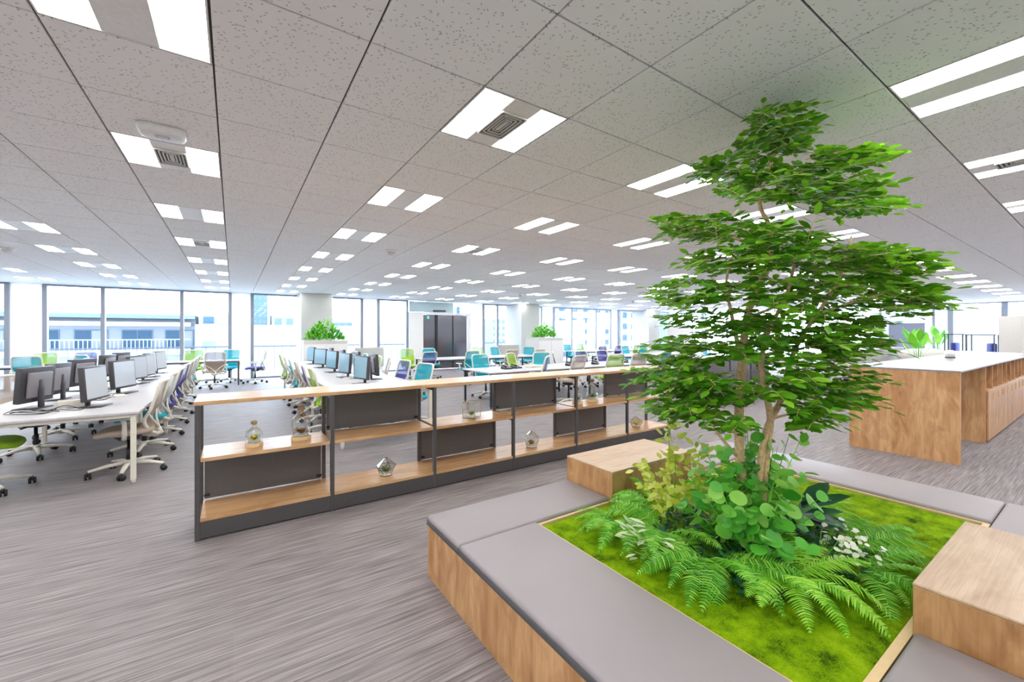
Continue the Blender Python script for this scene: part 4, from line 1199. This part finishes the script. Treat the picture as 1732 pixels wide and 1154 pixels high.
part('backrest', MB().tube([(x * 1.2, y * 1.2, .78) for x, y, z in arc], .22, 8, flat=1.1), M['vent'], sf)
for k, (x, y, lab) in enumerate(((22.9, 3.3, 'violet lounge chair left of the high table'), (22.2, 2.3, 'violet lounge chair by the right partition'))):
    r = thing('lounge_chair', lab, 'chair', (x, y, 0), .3 * k, 'violet lounge chairs')
    part('seat', MB().rb(-.35, .35, -.35, .35, .25, .45, .05, 3), M['fab_violet'], r)
    part('backrest', MB().rb(-.35, .35, .28, .42, .40, 1.15, .05, 3), M['fab_violet'], r)
    for sx in (-1, 1):
        for sy in (-1, 1): part('leg', MB().lathe([(.012, 0), (.018, .25)], (sx * .28, sy * .28, 0), 8), M['dark'], r)
for k, (x, y) in enumerate(((18.2, 1.75), (18.9, 1.72))):
    chair(x, y, .6, 'pale grey', f'pale grey chair before the white partition, {nth(k)} from the counter', 'chairs behind the counter')
bench_desk(17.4, 19.6, .9, 1.45, 'grey table before the white partition at the right edge', z=.95, legm='dark')
# broad-leaved potted plants
BAN = leaf_mesh(.40); ban_me = {k: BAN.mesh('broad_leaf', M[k]) for k in ('bushleaf', 'round')}
def banana(x, y, h, n, mat, label, seed):
    rr = random.Random(seed)
    r = thing('potted_plant', label, 'plant', (x, y, 0), 0, 'potted plants on the right')
    part('pot', MB().lathe([(.17, 0), (.22, .36), (.20, .36), (.19, .33)], (0, 0, 0), 18), M['white'], r)
    part('soil', MB().lathe([(.186, .30), (.186, .325), (.01, .332)], (0, 0, 0), 14), M['bark'], r)
    for k in range(n):
        q = 2.4 * k + rr.random(); hh = h * rr.uniform(.55, .8)
        p = Vector((.10 * math.cos(q), .10 * math.sin(q), hh))
        part('leaf_stalk', MB().tube([(0, 0, .33), (.02 * math.cos(q), .02 * math.sin(q), hh * .6), p], [.012, .009, .006], 6), M['round'], r)
        o = link('broad_leaf', ban_me[mat], r)
        o.matrix_basis = Matrix.Translation(p) @ basis(Vector((math.cos(q) * .5, math.sin(q) * .5, rr.uniform(.5, 1.2))), Vector((math.cos(q), math.sin(q), .3))) @ Matrix.Scale(h * rr.uniform(.24, .34), 4)
banana(15.4, 3.15, 1.62, 7, 'bushleaf', 'tall broad-leaved green plant in a pot behind the oak counter', 1)
banana(19.2, 4.0, 1.7, 7, 'round', 'slim potted plant by the right-hand window mullion', 2)
banana(22.5, 4.05, 1.75, 8, 'round', 'dark potted plant between the window mullion and the high table', 5)
# dark storage units seen through the tree
for k, (x, y) in enumerate(((8.6, 5.1), (9.5, 5.1), (10.4, 5.1))):
    r = thing('file_cabinet', f'charcoal file cabinet with white top behind the tree, {nth(k)} from the left', 'cabinet', (x, y, 0), 0, 'charcoal file cabinets')
    part('cabinet_body', MB().rb(-.44, .44, -.22, .22, 0, .96, .005, 1, smooth=False), M['panel'], r)
    part('cabinet_top', MB().rb(-.445, .445, -.23, .23, .9605, .985, .004, 1, smooth=False), M['desk'], r)
    for s in (0, 1, 2):
        d_ = part('drawer', MB().rb(-.42, .42, -.238, -.2205, .04 + .305 * s, .33 + .305 * s, .004, 1, smooth=False), M['dark'], r)
        part('drawer_pull', MB().bb(-.06, .06, -.25, -.2385, .29 + .305 * s, .302 + .305 * s), M['vent'], d_)
# grey low bench screens in front of the windows
for k, (x0, x1, y) in enumerate(((3.35, 4.3, 14.3), (8.9, 10.0, 14.3))):
    r = thing('desk_screen', ['low grey screen panel left of the glass door', 'low grey screen panel between door and middle column'][k], 'screen', ((x0 + x1) / 2, y, 0), 0, 'low grey screens')
    part('screen_board', MB().rb(x0, x1, y - .02, y + .02, .35, 1.02, .006, 1, smooth=False), M['column'], r, True)
    for x in (x0 + .1, x1 - .1): part('leg', MB().bb(x - .02, x + .02, y - .2, y + .2, 0, .3495), M['white'], r, True)

# ================================================================ outside the windows
te = thing('terrace', 'pale terrace deck with thin railing outside the windows', 'terrace', (0, 18.5, -.2))
part('deck', MB().bb(-14, 30, YW + .3, 21.0, -.3, -.12), M['ext_white'], te, True)
rl = MB()
part('top_rail', MB().bb(-14, 30, 20.7, 20.76, .92, .97), M['ext_grey'], te, True)
for k in range(100):
    x = -6 + .30 * k
    part('baluster', MB().bb(x - .012, x + .012, 20.715, 20.745, -.12, .92), M['ext_white'], te, True)
YA = 34.0
ba = thing('apartment_building', 'long pale low building with balconies across from the left windows', 'building', (-6, YA + 4, -12))
part('facade', MB().bb(-24, -2.1, YA + 1.2, YA + 8, -12, 2.44), M['ext_white'], ba, True)
part('cornice', MB().bb(-24.0, -2.1, YA + .6, YA + 8, 2.44, 2.71), M['ext_band'], ba, True)
part('balcony_slab', MB().bb(-24, -2.3, YA, YA + 1.2, .15, .50), M['ext_white'], ba, True)
part('eave', MB().bb(-24, -2.3, YA, YA + 1.2, 1.95, 2.2), M['ext_white'], ba, True)
for k in range(9):
    x = -20.5 + 2.1 * k
    wn = part('window', MB().bb(x, x + 1.5, YA + 1.15, YA + 1.199, .5, 1.72), M['ext_band'], ba, True)
    part('pane', MB().bb(x + .06, x + .72, YA + 1.12, YA + 1.149, .56, 1.66), M['ext_glass'], wn, True)
    part('pane', MB().bb(x + .78, x + 1.44, YA + 1.12, YA + 1.149, .56, 1.66), M['ext_glass' if k % 2 else 'ext_white'], wn, True)
part('balcony_rail', MB().bb(-24, -2.3, YA + .02, YA + .07, 1.08, 1.14), M['ext_white'], ba, True)
for k in range(90):
    x = -20 + .19 * k
    part('baluster', MB().bb(x - .02, x + .02, YA + .03, YA + .06, .50, 1.08), M['ext_white'], ba, True)
bb_ = thing('white_house', 'white block with one square window right of the balcony building', 'building', (1, YA + 4, -12))
part('facade', MB().bb(-2.08, 14, YA + .3, YA + 8, -12, 2.1), M['ext_white'], bb_, True)
part('penthouse', MB().bb(-1.9, -.3, YA + .6, YA + 6, 2.1, 3.0), M['ext_white'], bb_, True)
part('window', MB().bb(-1.66, -1.08, YA + .54, YA + .599, 2.2, 2.62), M['ext_glass'], bb_, True)
part('window', MB().bb(-1.7, -1.0, YA + .24, YA + .299, .5, .95), M['ext_grey'], bb_, True)
def tower(x0, x1, y0, dep, z1, m, label, nx, nz, z0w, cm='ext_white', ww=.6, wh=.5):
    r = thing('tower_block', label, 'building', ((x0 + x1) / 2, y0 + dep / 2, -30))
    part('facade', MB().bb(x0, x1, y0, y0 + dep, -30, z1), M[m], r, True)
    cw_ = (x1 - x0) / nx; ch = (z1 - z0w) / nz
    me = MB().bb(-cw_ * ww / 2, cw_ * ww / 2, -.04, -.001, -ch * wh / 2, ch * wh / 2).mesh('window', M[cm])
    for a in range(nx):
        for c in range(nz):
            o = link('window', me, r, (x0 + cw_ * (a + .5) - (x0 + x1) / 2, y0 - (y0 + dep / 2), z0w + ch * (c + .5) + 30))
    return r
tower(2.9, 5.4, 90, 6, 13, 'ext_tower', 'blue glass tower seen through the window left of the pier', 3, 10, 2, 'ext_band', .7, .55)
tower(6.0, 9.8, 88, 6, 4.9, 'ext_white', 'low white block with grey roof band beside the blue tower', 2, 2, 0, 'ext_band')
tower(16.8, 20.6, 90, 6, 3.8, 'ext_band', 'blue-grey rooftop block seen right of the left column', 3, 2, 1, 'ext_tower')
tower(27, 31, 60, 6, 9, 'ext_white', 'narrow white tower with blue windows left of the glass door', 2, 4, -2, 'ext_glass', .25, .6)
tower(40, 45, 66, 6, 4.3, 'ext_white', 'pale block with small windows behind the middle window bay', 5, 6, -3, 'ext_band', .6, .5)
tower(50.4, 66, 60, 8, 9.5, 'ext_white', 'white apartment block with rows of windows right of the middle column', 5, 6, -3.6, 'ext_glass', .5, .42)
tower(68.3, 76, 60, 8, 9, 'ext_white', 'white block with bright blue windows left of the tree', 3, 5, -3, 'ext_glass', .5, .5)
tower(77, 88, 60, 8, 12, 'ext_band', 'blue-grey building partly hidden by the tree', 4, 5, -3, 'ext_tower', .4, .6)
tower(60, 66, -14, 30, 4.0, 'ext_white', 'white building across from the far right windows', 2, 3, -3, 'ext_band')
gm = MB().bb(-120, 140, YW + .4, 260, -30.2, -30.0)
solo('street_ground', gm, M['ext_grey'], 'pale street level far below outside the windows', 'ground', (10, 100, -30.2))
